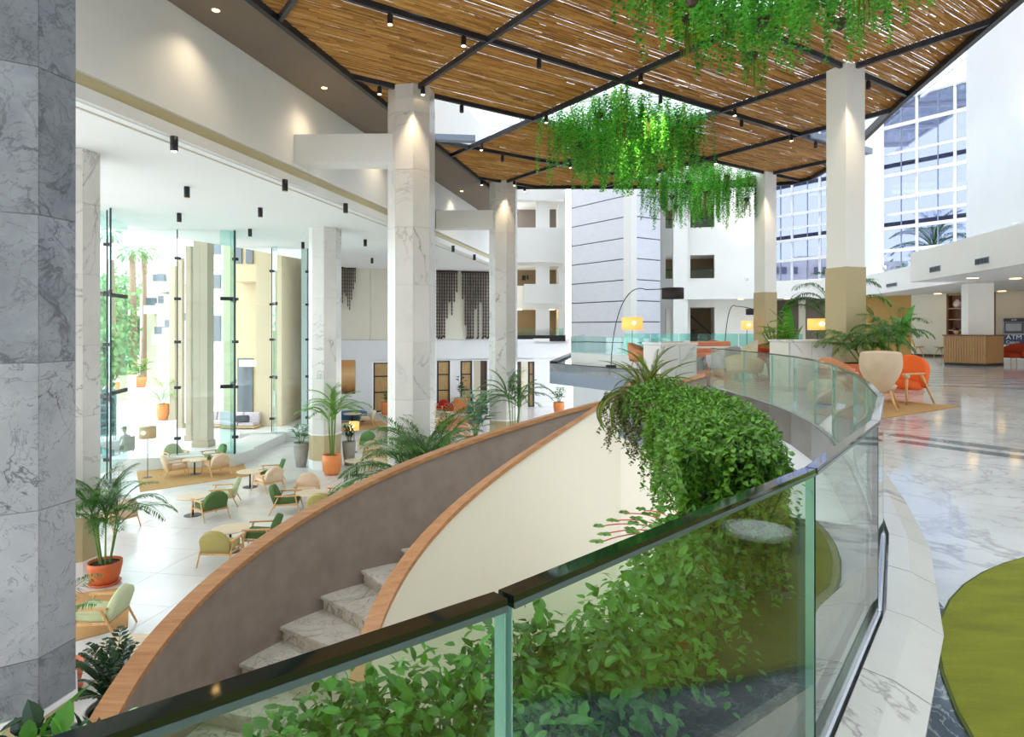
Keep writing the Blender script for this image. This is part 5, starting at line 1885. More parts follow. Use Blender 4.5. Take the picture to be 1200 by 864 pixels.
def frond_mesh(name, L, phi0, bend, pairs, ll, lw, mat, droop=0.25, curl=0.0, start=0.22, seed=0, nseg=12):
    r_ = random.Random(seed)
    m = MB()
    pts = []
    x = z = 0.0
    ph = phi0
    pts.append(Vector((0, 0, 0)))
    for k in range(nseg):
        u = (k + 0.5) / nseg
        ph = phi0 - bend * u ** 1.4
        x += cos(ph) * L / nseg
        z += sin(ph) * L / nseg
        pts.append(Vector((x, 0, z)))
    m.tube([tuple(p) for p in pts], [0.012 * L ** 0.5 * (1 - 0.85 * k / nseg) + 0.001 for k in range(nseg + 1)], 4, False)
    for k in range(pairs):
        u = start + (1 - start) * k / (pairs - 1) * 0.99
        f = u * nseg
        i = min(int(f), nseg - 1)
        p = pts[i].lerp(pts[i + 1], f - i)
        tg = (pts[i + 1] - pts[i]).normalized()
        l = ll * (sin(pi * (0.12 + 0.83 * (u - start) / (1 - start))) ** 0.7) * r_.uniform(0.88, 1.08)
        for s in (-1, 1):
            d1 = (tg * r_.uniform(0.55, 0.8) + Vector((0, s, 0)) * 0.9 + Vector((0, 0, 0.12))).normalized()
            d2 = (d1 + Vector((0, 0, -droop * r_.uniform(1.2, 2.6)))).normalized()
            mid = p + d1 * l * 0.5
            end = mid + d2 * l * 0.5
            wv_ = d1.cross(Vector((0, 0, 1))).normalized() * lw / 2
            b = len(m.v)
            m.v += [tuple(p), tuple(mid + wv_), tuple(mid - wv_), tuple(end)]
            m.f += [(b, b + 1, b + 2), (b + 1, b + 3, b + 2)]
    return m.mesh(name, M[mat])


FR = {}


def fronds(kind):
    if kind in FR:
        return FR[kind]
    if kind == 'areca':
        FR[kind] = [frond_mesh('frond', 1.6, R(a), R(b), 34, 0.42, 0.026, 'palm', 0.3, seed=q) for q, (a, b) in enumerate(((82, 60), (72, 85), (60, 95), (48, 100), (30, 80)))]
    elif kind == 'bright':
        FR[kind] = [frond_mesh('frond', 1.6, R(a), R(b), 30, 0.42, 0.034, 'palm_bright', 0.25, seed=q + 9) for q, (a, b) in enumerate(((84, 50), (74, 80), (62, 95), (46, 90)))]
    elif kind == 'kentia':
        FR[kind] = [frond_mesh('frond', 1.8, R(a), R(b), 30, 0.55, 0.034, 'palm', 0.55, seed=q + 20) for q, (a, b) in enumerate(((80, 90), (66, 110), (50, 110), (34, 95)))]
    elif kind == 'fern':
        FR[kind] = [frond_mesh('frond', 0.62, R(a), R(b), 40, 0.055, 0.016, 'fern', 0.1, start=0.08, seed=q + 30, nseg=14) for q, (a, b) in enumerate(((80, 70), (60, 120), (45, 150), (25, 140), (60, 60)))]
    elif kind == 'zz':
        FR[kind] = [frond_mesh('frond', 1.0, R(a), R(b), 13, 0.2, 0.085, 'palm_dark', 0.1, start=0.15, seed=q + 40) for q, (a, b) in enumerate(((82, 40), (70, 50), (56, 60)))]
    elif kind == 'fan':
        FR[kind] = [frond_mesh('frond', 1.3, R(a), R(b), 16, 0.7, 0.06, 'tree', 0.5, start=0.5, seed=q + 50) for q, (a, b) in enumerate(((60, 90), (30, 90), (5, 70)))]
    return FR[kind]


def pot_mesh(kind, r, h, t):
    if kind == 'bowl':
        MB().lathe([(r * 0.62, 0), (r * 0.86, h * 0.35), (r, h * 0.85), (r, h), (r * 0.92, h), (r * 0.9, h * 0.88)], 24).build('pot', M['terracotta'], t, True)
        MB().lathe([(r * 0.8, -0.0), (r * 0.95, 0.05), (r * 0.9, 0.055), (r * .6, 0.02)], 24).build('saucer', M['terracotta'], kids(t)[0], True)
    elif kind == 'tall':
        MB().lathe([(r * 0.62, 0), (r * 0.85, h * 0.4), (r, h * 0.9), (r, h), (r * 0.9, h), (r * 0.88, h * 0.9)], 20).build('pot', M['greypot'], t, True)
    elif kind == 'orange':
        MB().lathe([(r * 0.66, 0), (r * 0.9, h * 0.2), (r, h * 0.6), (r * 0.97, h), (r * 0.87, h), (r * 0.86, h * 0.9)], 22).build('pot', M['orangepot'], t, True)
    elif kind == 'cube':
        MB().box((0, 0, h / 2), (r * 2, r * 2, h)).build('pot', M['orangepot'], t, bevel=0.02)
    MB().lathe([(r * 0.88, h * 0.9), (0.0, h * 0.92)], 16).build('soil', M['soil'], kids(t)[0])


def palm_thing(name, label, p, kind, n, size, pot=None, cat='potted plant', canes=0, cane_h=1.0, seed=1, spread=0.06, low=0.0):
    r_ = random.Random(seed)
    t = thing(name, label, cat, p, 0)
    zb = 0.0
    if pot:
        pot_mesh(pot[0], pot[1], pot[2], t)
        zb = pot[2] * 0.9
    ms = fronds(kind)
    tops = [(0, 0, zb)]
    if canes:
        tops = []
        for q in range(canes):
            a = 2 * pi * q / canes + r_.uniform(-.4, .4)
            b0 = (cos(a) * spread, sin(a) * spread, zb)
            tp = (cos(a) * spread * 2.6, sin(a) * spread * 2.6, zb + cane_h * r_.uniform(0.75, 1.1))
            MB().tube([b0, tp], [0.02, 0.014], 5).build('cane', M['stem'], t)
            tops.append(tp)
    for q in range(n):
        tp = tops[q % len(tops)]
        me = ms[int(q * len(ms) / n) % len(ms)] if not canes else ms[r_.randrange(len(ms))]
        s = size * r_.uniform(0.8, 1.12)
        inst('frond', me, t, (tp[0] + r_.uniform(-.03, .03), tp[1] + r_.uniform(-.03, .03), tp[2] - low * r_.random()), (0, 0, q * 2.399 + r_.uniform(-.3, .3)), s)
    return t


palm_thing('potted_palm', 'palm in a wide terracotta bowl at left beside the huge column', G(123, 684), 'areca', 44, 0.78, ('bowl', 0.33, 0.48), canes=7, cane_h=1.0, seed=2, spread=0.09)
palm_thing('potted_palm', 'tall bright palm in a rounded orange pot in front of the lounge column', G(389, 556), 'bright', 30, 0.85, ('orange', 0.36, 0.75), canes=8, cane_h=1.65, seed=3)
palm_thing('floor_palm', 'large feathery palm in front of the tall middle column, above the stair wall', (-2.25, 15.9, LOW), 'areca', 50, 1.35, ('orange', 0.45, 0.6), canes=8, cane_h=1.05, seed=5, spread=0.12)
palm_thing('floor_palm', 'palm in front of the second marble column, above the stair wall', (0.1, 27.0, LOW), 'areca', 40, 0.98, ('orange', 0.45, 0.6), canes=7, cane_h=1.9, seed=6, spread=0.1)
palm_thing('floor_palm', 'blue green palm peeping over the oak cap left of the big feathery palm', (-3.1, 13.3, LOW), 'kentia', 14, 0.62, ('orange', 0.4, 0.6), canes=4, cane_h=0.9, seed=7, spread=0.1)
palm_thing('floor_palm', 'palm hidden behind the huge column with one frond drooping over the near table', (-6.75, 9.6, LOW), 'kentia', 5, 0.62, ('bowl', 0.36, 0.4), canes=2, cane_h=0.45, seed=8, spread=0.05)
palm_thing('zz_plant', 'dark glossy leaved plant at the foot of the stair, lower left', (-5.1, 8.35, LOW), 'zz', 30, 0.95, ('tall', 0.36, 0.55), seed=9)

def stalk_plant(name, label, p, pot, n, h, ll, lw, mat, seed=1, spread=0.3, stem_mat='stem', up=0.5):
    r_ = random.Random(seed)
    t = thing(name, label, 'potted plant', p)
    pot_mesh(pot[0], pot[1], pot[2], t)
    z0 = pot[2] * 0.9
    for q in range(n):
        a = q * 2.4
        tip = Vector((cos(a) * spread * r_.uniform(0.3, 1), sin(a) * spread * r_.uniform(.3, 1), z0 + h * r_.uniform(0.55, 1)))
        base = Vector((cos(a) * 0.04, sin(a) * 0.04, z0))
        MB().tube([tuple(base), tuple(base.lerp(tip, 0.5) + Vector((0, 0, h * 0.08))), tuple(tip)], 0.01, 4).build('stem', M[stem_mat], t)
        m = MB()
        for k in range(5):
            u = 0.4 + 0.15 * k
            pp = base.lerp(tip, u)
            d = Vector((cos(a + k * 2.1), sin(a + k * 2.1), up))
            leaf_add(m, pp, d, Vector((0, 0, 1)), ll * r_.uniform(.8, 1.1), lw, 0.15, 0.2)
        m.build('leaf_spray', M[mat], t)['kind'] = 'stuff'
    return t


stalk_plant('potted_shrub', 'grey leaved shrub in a tall grey pot by the glass front', G(353, 547), ('tall', 0.30, 0.95), 10, 0.75, 0.32, 0.15, 'greyleaf', 3, 0.5)
stalk_plant('potted_shrub', 'upright dark leaved plant in a tall grey pot right of the lounge column', G(409, 545), ('tall', 0.27, 0.95), 9, 0.75, 0.26, 0.07, 'palm_dark', 4, 0.22, up=1.4)
stalk_plant('potted_fig', 'fiddle leaf plant in an orange cube planter near the red armchairs', G(540, 482), ('cube', 0.42, 0.85), 4, 1.5, 0.42, 0.3, 'palm_dark', 5, 0.25)
stalk_plant('potted_shrub', 'leafy shrub in an orange pot beneath the blue-grey platform', (3.0, 41.5, LOW), ('orange', 0.36, 0.75), 8, 1.0, 0.34, 0.2, 'palm', 6, 0.4)
stalk_plant('potted_shrub', 'plant in orange pot half hidden left of the tall middle column', G(453, 486), ('orange', 0.36, 0.8), 6, 0.7, 0.3, 0.2, 'palm', 16, 0.3)
stalk_plant('potted_shrub', 'broad leaved plant above the stair wall left of the second column', (-1.6, 28.4, LOW), ('orange', 0.4, 0.7), 14, 2.0, 0.75, 0.3, 'greyleaf', 7, 0.75)
# upper hall plants
pl = thing('planter_box', 'long terracotta planter box at the foot of the large white column', 'planter', (8.35, 15.05, 0.0), R(14))
MB().box((0, 0, 0.31), (1.75, 0.6, 0.62)).build('box', M['terracotta'], pl, bevel=0.015)
MB().box((0, 0, 0.6), (1.66, 0.5, 0.05)).build('soil', M['soil'], pl)
pl2 = thing('planter_box', 'second terracotta planter box beside the large column, right', 'planter', (9.55, 15.9, 0.0), R(14))
MB().box((0, 0, 0.35), (0.7, 0.6, 0.7)).build('box', M['terracotta'], pl2, bevel=0.015)
MB().box((0, 0, 0.69), (0.6, 0.5, 0.04)).build('soil', M['soil'], pl2)
palm_thing('hall_palm', 'full drooping palm growing from the long terracotta planter', (8.2, 15.0, 0.62), 'kentia', 40, 0.56, None, 'palm', canes=4, cane_h=0.35, seed=12, spread=0.14)
palm_thing('hall_palm', 'palm growing right of the large white column, fronds arching right', (8.85, 15.15, 0.62), 'kentia', 24, 0.5, None, 'palm', canes=3, cane_h=0.65, seed=13, spread=0.08)
palm_thing('hall_palm', 'taller palm standing behind the large white column', (8.75, 17.6, 0.0), 'kentia', 20, 0.8, ('bowl', 0.4, 0.5), 'palm', canes=4, cane_h=1.5, seed=14, spread=0.1)


def banana(label, p, spec, pot=None):
    t = thing('banana_plant', label, 'plant', p)
    if pot:
        pot_mesh(pot[0], pot[1], pot[2], t)
    for (ang, lean, sl, L, W) in spec:
        ca, sa = cos(ang), sin(ang)
        path, rows = [], []
        for k in range(13):
            u = k / 12
            h = (sl + L) * u
            out = lean * u ** 2
            path.append(Vector((ca * out, sa * out, h - 0.25 * lean * u ** 3)))
        MB().tube([tuple(q) for q in path[:8]], 0.02, 5).build('stalk', M['stem'], t)
        i0 = int(12 * sl / (sl + L))
        m = MB()
        rws = []
        for k in range(i0, 13):
            u = (k - i0) / (12 - i0)
            w = W * sin(pi * (0.06 + 0.94 * u) * 0.97) ** 0.6 * (1 - 0.35 * u)
            sd = Vector((-sa, ca, 0)) * w / 2
            upv = Vector((0, 0, 1)) * w * 0.12
            rws.append([tuple(path[k] + sd + upv), tuple(path[k]), tuple(path[k] - sd + upv)])
        m.grid(rws)
        m.build('leaf_blade', M['banana'], t, True)
    return t


banana('bright banana-leaved plant right of the large white column', (9.5, 15.95, 0.68), [(2.6, 0.45, 0.5, 1.35, 0.42), (0.4, 0.5, 0.4, 0.9, 0.40), (5.2, 0.4, 0.5, 0.9, 0.36), (1.0, 0.8, 0.4, 0.8, 0.3)])
banana('banana-leaved plant beside the leafy dracaena behind the marble pier', (7.75, 18.2, 0), [(1.2, 0.25, 1.0, 1.15, 0.38), (3.4, 0.35, 0.8, 0.9, 0.32), (5.5, 0.4, 0.9, 0.7, 0.3)], ('tall', 0.25, 0.5))
banana('single tilted strelitzia leaf plant left of the large white column', (8.35, 18.6, 0), [(2.9, 0.9, 1.3, 0.9, 0.24), (3.6, 0.6, 0.8, 0.6, 0.2)], ('tall', 0.25, 0.5))
stalk_plant('dracaena', 'bushy bright dracaena behind the marble pier', (7.3, 17.9, 0), ('tall', 0.28, 0.6), 18, 1.35, 0.34, 0.11, 'palm_bright', 11, 0.42, up=0.4)
x, y = G(1089, 416.5, 0)[:2]
palm_thing('table_plant', 'spiky dark potted plant on the little table near reception', (x + 0.2, y + 0.62, 0.765), 'areca', 14, 0.62, ('tall', 0.16, 0.3), seed=15)
stalk_plant('table_plant', 'small plant in a red and blue pot beside the lit lamp', (8.35, 17.0, 0.0), ('bowl', 0.2, 1.05), 6, 0.3, 0.2, 0.08, 'palm', 18, 0.2)


# ---- hanging vines from the open cells
def strand_mesh(L, seed, mat, ls=0.07, grass=False):
    r_ = random.Random(seed)
    m = MB()
    n = 9
    pts = [Vector((0, 0, 0))]
    for k in range(n):
        pts.append(pts[-1] + Vector((r_.uniform(-.03, .03), r_.uniform(-.03, .03), -L / n)))
    m.tube([tuple(p) for p in pts], 0.004, 3, False)
    cnt = int(L / 0.026)
    for k in range(cnt):
        u = k / cnt
        f = u * n
        i = min(int(f), n - 1)
        p = pts[i].lerp(pts[i + 1], f - i)
        a = k * 2.4 + r_.uniform(-.5, .5)
        d = Vector((cos(a), sin(a), r_.uniform(-1.1, 0.1)))
        leaf_add(m, p + Vector((cos(a), sin(a), 0)) * 0.01, d, Vector((0, 0, 1)), ls * r_.uniform(0.7, 1.2), ls * 0.72, 0.12, 0.15)
    return m.mesh('vine_strand', M[mat])


def grass_mesh(L, seed):
    r_ = random.Random(seed)
    m = MB()
    for k in range(26):
        a = r_.uniform(0, 2 * pi)
        o = r_.uniform(0.05, 0.25)
        l = L * r_.uniform(0.5, 1)
        pts = [Vector((cos(a) * o * t_ ** 0.6, sin(a) * o * t_ ** 0.6, 0.05 * sin(pi * t_) - l * t_ ** 1.5)) for t_ in (0, 0.33, 0.66, 1)]
        sd = Vector((-sin(a), cos(a), 0)) * 0.009
        m.grid([[tuple(p - sd), tuple(p + sd)] for p in pts])
    return m.mesh('grass_tuft', M['grass'])


VS = {}
for q, L in enumerate((0.9, 1.25, 1.6, 1.95)):
    VS[q] = strand_mesh(L, q + 60, 'vine')
VY = [strand_mesh(0.9, 77, 'vine_spotlit'), strand_mesh(1.2, 78, 'vine_spotlit')]
GM = [grass_mesh(0.9, 1), grass_mesh(0.7, 2)]


def hanging_cell(i, j, nx, ny, per, lens, group, words, rows_b=None, seed=4, frac=(0.03, 0.97)):
    r_ = random.Random(seed)
    k = 0
    for a in range(nx):
        for b in range(ny):
            ca = (i + frac[0] + (frac[1] - frac[0]) * (a + 0.5) / nx) * SA
            cb = (j + frac[0] + (frac[1] - frac[0]) * (b + 0.5) / ny) * SB
            x, y = ab(ca, cb)
            t = thing('hanging_plant', words(a, b, nx, ny), 'hanging plant', (x, y, CZ - 0.02), 0, group)
            zp = -r_.uniform(0.15, 0.6) if (a + b) % 2 else -r_.uniform(0.7, 1.1)
            MB().tube([(0, 0, 0.12), (0, 0, zp)], 0.006, 4).build('hanger', M['black'], t)
            MB().lathe([(0.06, -0.16), (0.12, -0.05), (0.13, 0.0), (0.02, 0.02)], 10, (0, 0, zp)).build('pot', M['dark_wall'], t)
            if (a * 3 + b) % 3 == 0:
                inst('grass_tuft', GM[(a + b) % 2], t, (0, 0, zp - 0.02), (0, 0, r_.uniform(0, 6)), 1.0)
            for s in range(per):
                ox = r_.uniform(-0.5, 0.5) * SA / nx * 1.02
                oy = r_.uniform(-0.5, 0.5) * SB / ny * 1.02
                rot = Matrix.Rotation(ANG_A, 2) @ Vector((ox, oy))
                me = VS[r_.choice(lens)]
                if r_.random() < 0.05:
                    me = VY[r_.randrange(2)]
                sc = r_.uniform(0.85, 1.12)
                inst('vine_strand', me, t, (rot.x, rot.y, 0.12 - 0.2 * r_.random()), (0, 0, r_.uniform(0, 6.28)), (1.45, 1.45, sc))
            k += 1


def words_for(where):
    def w(a, b, nx, ny):
        return f'hanging vine of the {where} opening, {ORD[b]} row from the right, {ORD[a]} from the front'
    return w


hanging_cell(-1, -1, 4, 4, 22, (0, 1, 2, 3, 3), 'hanging vines in the middle opening', words_for('middle'), seed=21)
hanging_cell(1, 0, 3, 4, 22, (0, 1, 2, 2, 3), 'hanging vines in the far opening', words_for('far'), seed=22)
hanging_cell(-2, -3, 4, 4, 18, (0, 0, 1, 1, 2), 'hanging vines in the near opening', words_for('near right'), seed=23)

# ---- planter troughs inside the balustrade
TR = offset(RAIL[1:7], 0.43)


def trough(label, path, w, z0, z1, mat='slabgrey'):
    t = thing('planter_trough', label, 'planter', (0, 0, 0))
    for s in (-1, 1):
        a, b = offset(path, s * w / 2), offset(path, s * (w / 2 - 0.02))
        ribbon(MB(), a, b, z0, z1).build('side', M[mat], t)
    a, b = offset(path, -w / 2 + 0.02), offset(path, w / 2 - 0.02)
    ribbon(MB(), a, b, z0, z0 + 0.03).build('bottom', M[mat], t)
    ribbon(MB(), a, b, z0 + 0.03, z1 - 0.05).build('soil', M['soil'], t)
    for k in (0, -1):
        p = path[k]
        q = path[1] if k == 0 else path[-2]
        d = Vector((q[0] - p[0], q[1] - p[1], 0)).normalized()
        MB().wall((p[0] - d.y * w / 2, p[1] + d.x * w / 2), (p[0] + d.y * w / 2, p[1] - d.x * w / 2), z0, z1, 0.02, 1 if k == 0 else -1).build('end_panel', M[mat], t)
    return t


trough('wide dark planter trough along the near balustrade, full of pothos', TR, 0.72, -0.30, 0.10, 'black')
trough('blue-grey planter trough ending under the fern at the stair top', UP, 0.24, 0.30, 0.72)

LEAF = []
for q in range(6):
    m = MB()
    r_ = random.Random(q)
    n_ = Vector((0, 0, 1))
    leaf_add(m, Vector((0, 0, 0)), Vector((1, 0, 0.05)), n_, 0.062, 0.036, r_.uniform(0.05, 0.16), r_.uniform(0.05, 0.3), True)
    me = m.mesh('leaf', M['leaf'])
    LEAF.append(me)


def quat(d, n):
    d = d.normalized()
    n = (n - d * n.dot(d))
    if n.length < 1e-3:
        n = d.orthogonal()
    n.normalize()
    s = n.cross(d)
    return Matrix((d, s, n)).transposed().to_quaternion()


def bush(name, label, c, size, nleaf, nstuff, seed, leaf=0.046, mat='leaf', group=None, pot=True, trail=10, cat='plant'):
    r_ = random.Random(seed)
    t = thing(name, label, cat, c, 0, group)
    if pot:
        MB().lathe([(0.07, -0.10), (0.095, 0.0), (0.097, 0.012), (0.086, 0.012), (0.084, 0.0)], 18).build('pot', M['terracotta'], t, True)
        MB().lathe([(0.084, -0.004), (0.0, 0.008)], 14).build('moss', M['moss'], t)

    def sample(shell):
        d = rv(r_)
        if d.z < -0.35:
            d.z = -d.z
        k = shell
        p = Vector((d.x * size[0] * k, d.y * size[1] * k, d.z * size[2] * k + 0.05))
        return p, d
    st = MB()
    for q in range(26):
        p, d = sample(r_.uniform(0.7, 1.0))
        st.tube([(0, 0, 0), tuple(p * 0.5 + Vector((0, 0, 0.06))), tuple(p)], 0.0022, 3, False)
    st.build('stems', M['stem'], t)
    m = MB()
    for q in range(nstuff):
        p, d = sample(r_.uniform(0.35, 1.0))
        dd = (d * 0.5 + rv(r_) * 0.9 + Vector((0, 0, -0.2)))
        leaf_add(m, p, dd, (Vector((0, 0, 1)) + d * 0.8 + rv(r_) * 0.5), leaf * r_.uniform(0.6, 1.15), leaf * 0.58, r_.uniform(0.05, 0.16), r_.uniform(0, 0.3), leaf > 0.041)
    for q in range(trail):
        a = r_.uniform(0, 2 * pi)
        p = Vector((cos(a) * size[0] * 0.8, sin(a) * size[1] * 0.8, 0.08))
        v = Vector((cos(a), sin(a), 0.4)) * 0.022
        for k in range(12):
            p = p + v
            v = v * 0.88 + Vector((r_.uniform(-.004, .004), r_.uniform(-.004, .004), -0.007))
            leaf_add(m, p, Vector((r_.uniform(-1, 1), r_.uniform(-1, 1), -0.2)), Vector((0, 0, 1)), leaf * r_.uniform(.6, 1), leaf * .55, 0.12, 0.15)
    tag(m.build('foliage', M[mat], t), kind='stuff')
    for q in range(nleaf):
        p, d = sample(r_.uniform(0.82, 1.12))
        dd = (d * 0.6 + rv(r_) * 0.8 + Vector((0, 0, -0.15)))
        o = inst('leaf', LEAF[r_.randrange(6)], t, p, (0, 0, 0), leaf / 0.062 * r_.uniform(0.8, 1.35))
        o.rotation_mode = 'QUATERNION'
        o.rotation_quaternion = quat(dd, Vector((0, 0, 1)) + d * 0.9 + rv(r_) * 0.4)
    return t


def along(path, s):
    d = 0
    for i in range(len(path) - 1):
        l = hypot(path[i + 1][0] - path[i][0], path[i + 1][1] - path[i][1])
        if d + l >= s:
            return lerp(path[i], path[i + 1], (s - d) / l)
        d += l
    return path[-1]


names = ['leftmost pothos, below the huge marble column', 'pothos just right of the leftmost one, below the stair treads', 'pothos at the bottom, left of the vertical glass joint',
         'pothos straight behind the vertical glass joint', 'pothos with a visible terracotta pot rim and moss', 'pothos right of the mossy pot, behind the glass',
         'pothos by the mirrored white stool', 'pothos at the bend of the trough, above the glass edge', 'pothos joining the ivy mass at the far end of the near trough']
PC = [(-0.46, 1.70, 0.22), (-0.20, 1.80, 0.24), (0.06, 1.66, 0.22), (0.04, 2.02, 0.26), (0.25, 2.02, 0.24), (0.44, 2.32, 0.28), (0.66, 2.66, 0.30), (0.80, 3.05, 0.30), (1.08, 3.35, 0.30)]
for q in range(9):
    x, y, h = PC[q]
    bush('pothos_plant', 'green ' + names[q], (x, y, 0.18), (0.25, 0.25, h), 130, 620, 200 + q, group='pothos plants in the near trough')
bush('dark_foliage_plant', 'very dark leafy plant at the lower left corner, before the huge column base', (-0.88, 1.18, 0.40), (0.20, 0.18, 0.22), 80, 500, 260, 0.06, 'palm_dark')
# dense ivy cushions along the upper trough
ivn = ['dense small-leaved ivy cushion nearest the glass edge', 'dense bright ivy cushion in the middle of the upper trough', 'dense ivy cushion bulging towards the steel edge', 'ivy cushion hanging below the marble pier']
for q in range(4):
    x, y = along(UP, 0.30 + q * 0.80)
    bush('ivy_cushion', ivn[q], (x, y, 0.62), (0.30 if q == 0 else 0.36, 0.44, 0.28), 0, 5200, 300 + q, 0.04, 'ivy', 'ivy along the upper trough', False, 30)


def curtain(label, pts, zt, L, n, mat, seed, leaf=0.038, spread=0.12, cat='hanging plant', cnt=60):
    r_ = random.Random(seed)
    t = thing('trailing_ivy', label, cat, (*pts[0], zt), 0, 'trailing ivy')
    for q in range(n):
        u = r_.random() * (len(pts) - 1)
        i = min(int(u), len(pts) - 2)
        x, y = lerp(pts[i], pts[i + 1], u - i)
        p = Vector((x - pts[0][0] + r_.uniform(-spread, spread), y - pts[0][1] + r_.uniform(-spread, spread), 0.05))
        m = MB()
        path = [tuple(p)]
        l = L * r_.uniform(0.5, 1)
        for k in range(cnt):
            p = p + Vector((r_.uniform(-.012, .012), r_.uniform(-.012, .012), -l / cnt))
            if k % 6 == 0:
                path.append(tuple(p))
            a = r_.uniform(0, 6.28)
            leaf_add(m, p, Vector((cos(a), sin(a), -0.3)), Vector((0, 0, 1)) + rv(r_) * .5, leaf * r_.uniform(.7, 1.2), leaf * .8, 0.12, 0.1)
        m.tube(path, 0.003, 3, False)
        m.build('ivy_strand', M[mat], t)
    return t


UL = offset(UP, 0.24)
curtain('bright ivy hanging down the well side of the upper trough', UL[1:4], 0.72, 0.75, 60, 'ivy', 31, spread=0.14)
curtain('brownish ivy trailing down below the fern', UL[3:6], 0.72, 0.62, 40, 'ivy_dark', 32, 0.034, 0.1)
UR = offset(UP, -0.2)
curtain('bright ivy hanging down the hall side of the upper trough', UR[0:5], 0.78, 0.85, 90, 'ivy', 33, spread=0.12)
curtain('bright ivy spilling over the near end of the upper trough', [(0.84, 3.22), (1.32, 3.16)], 0.78, 0.8, 60, 'ivy', 34, spread=0.09)


# star leaved ivy with reddish stems by the stair's inner wall
def star_ivy(label, c, seed):
    r_ = random.Random(seed)
    t = thing('star_leaved_ivy', label, 'plant', c)
    for q in range(9):
        a = R(95 + 16 * q)
        p = Vector((0, 0, 0))
        v = Vector((cos(a) * 0.05, sin(a) * 0.05, 0.022))
        path = [tuple(p)]
        m = MB()
        for k in range(10):
            p = p + v * r_.uniform(0.8, 1.2)
            v.z -= 0.004
            path.append(tuple(p))
            if k > 2 and k % 3 == 0:
                b = r_.uniform(0, 6.28)
                cpt = p + Vector((r_.uniform(-.02, .02), r_.uniform(-.02, .02), 0.01))
                nrm = Vector((0, -0.6, 1)).normalized()
                for pt in range(5):
                    bb = b + pt * 2 * pi / 5
                    d = Vector((cos(bb), sin(bb), -0.1))
                    leaf_add(m, cpt, d, nrm, (0.034 if pt else 0.048), 0.024, 0.05, 0.0)
        MB().tube(path, 0.003, 4, False).build('red_stem', M['f_rust'], t)
        m.build('leaf_spray', M['ivy'], t)['kind'] = 'stuff'
    return t


star_ivy('star leaved ivy with red stems reaching over the stair well', (0.95, 3.3, 0.30), 5)

# fern on the end of the upper trough
fern = thing('boston_fern', 'arching sword fern on the end of the blue-grey planter box', 'plant', (1.36, 6.5, 0.70))
r_ = random.Random(8)
fm = fronds('fern')
for q in range(44):
    inst('frond', fm[q % 5], fern, (r_.uniform(-.08, .08), r_.uniform(-.08, .08), 0), (0, 0, q * 2.399), (r_.uniform(0.8, 1.25),) * 3)
for q in range(12):
    a = R(150 + 12 * q)
    m = frond_mesh('frond', 0.95, R(30), R(175), 60, 0.05, 0.016, 'fern', 0.1, start=0.1, seed=q + 90, nseg=16)
    inst('frond', m, fern, (cos(a) * 0.06, sin(a) * .06, 0), (0, 0, a), r_.uniform(0.7, 1.0))

# ================================================================ OUTSIDE
struct(MB().prism([(-90, 21.9), (-13.3, 22.2), (-13.3, 26.4), (-10.2, 32.2), (-12.5, 42), (-12.5, 130), (-90, 130)], LOW - 0.4, LOW - 0.05).build('floor_terrace', M['terrace']))


def outbox(name, mat, parent, px0, px1, py0, py1, y, dep):
    x0, x1 = (px0 - 600) / F * y, (px1 - 600) / F * y
    z0, z1 = zpy(py1, y), zpy(py0, y)
    return MB().box(((x0 + x1) / 2, y + dep / 2, (z0 + z1) / 2), (x1 - x0, dep, z1 - z0)).build(name, M[mat], parent)


# colonnade of the hotel wing
for k, (a, b, base, top, lab) in enumerate(((222, 243, 524, 262, 'nearest square beige pillar outside the glass front'), (212, 220, 517, 262, 'second beige pillar outside, just left of the nearest'),
                                            (203, 210, 502, 300, 'third beige pillar of the outdoor colonnade'), (194, 202, 492, 310, 'farthest beige pillar of the outdoor colonnade'))):
    y = 5.35 * F / (base - 386)
    t = thing('outdoor_pillar', lab, 'pillar', ((a + b) / 2 / F * y - 600 / F * y, y + 0.5, LOW - 0.05), 0, 'pillars of the outdoor colonnade')
    w = (b - a) / F * y * 0.8
    h = min(zpy(top, y) - LOW, 9.5)
    MB().box((0, 0, h / 2), (w, w, h)).build('shaft', M['pillar'], t)
    MB().box((0, 0, 0.15), (w + 0.1, w + 0.1, 0.3)).build('foot', M['pillar'], t)

hw = thing('hotel_wing', 'beige hotel wing with boxed balconies seen through the right of the glass front', 'building', (0, 0, 0))
outbox('wall', 'bld_beige', hw, 262, 332, 262, 500, 40.0, 6)
outbox('wall', 'bld_beige', hw, 300, 330, 250, 500, 36.0, 4)
outbox('balcony', 'bld_beige', hw, 272, 300, 310, 330, 38.5, 1.5)
outbox('balcony', 'bld_white', hw, 243, 262, 340, 356, 44.0, 3)
outbox('balcony', 'bld_white', hw, 243, 262, 300, 316, 44.0, 3)
outbox('wall', 'bld_white', hw, 243, 262, 270, 500, 46.0, 3)
outbox('doorway', 'win_dark', hw, 278, 296, 420, 500, 39.9, 0.2)
outbox('door_reveal', 'bld_white', hw, 280, 300, 422, 430, 39.6, 0.5)
outbox('beam', 'bld_beige', hw, 236, 262, 262, 272, 42.0, 1.0)
for q, (x0, x1, y0, y1) in enumerate(((276, 283, 290, 309), (288, 296, 290, 309), (247, 258, 322, 338), (247, 258, 282, 298), (246, 258, 370, 400))):
    outbox('window', 'win_dark', hw, x0, x1, y0, y1, 39.9 if x0 > 270 else 45.9, 0.15)

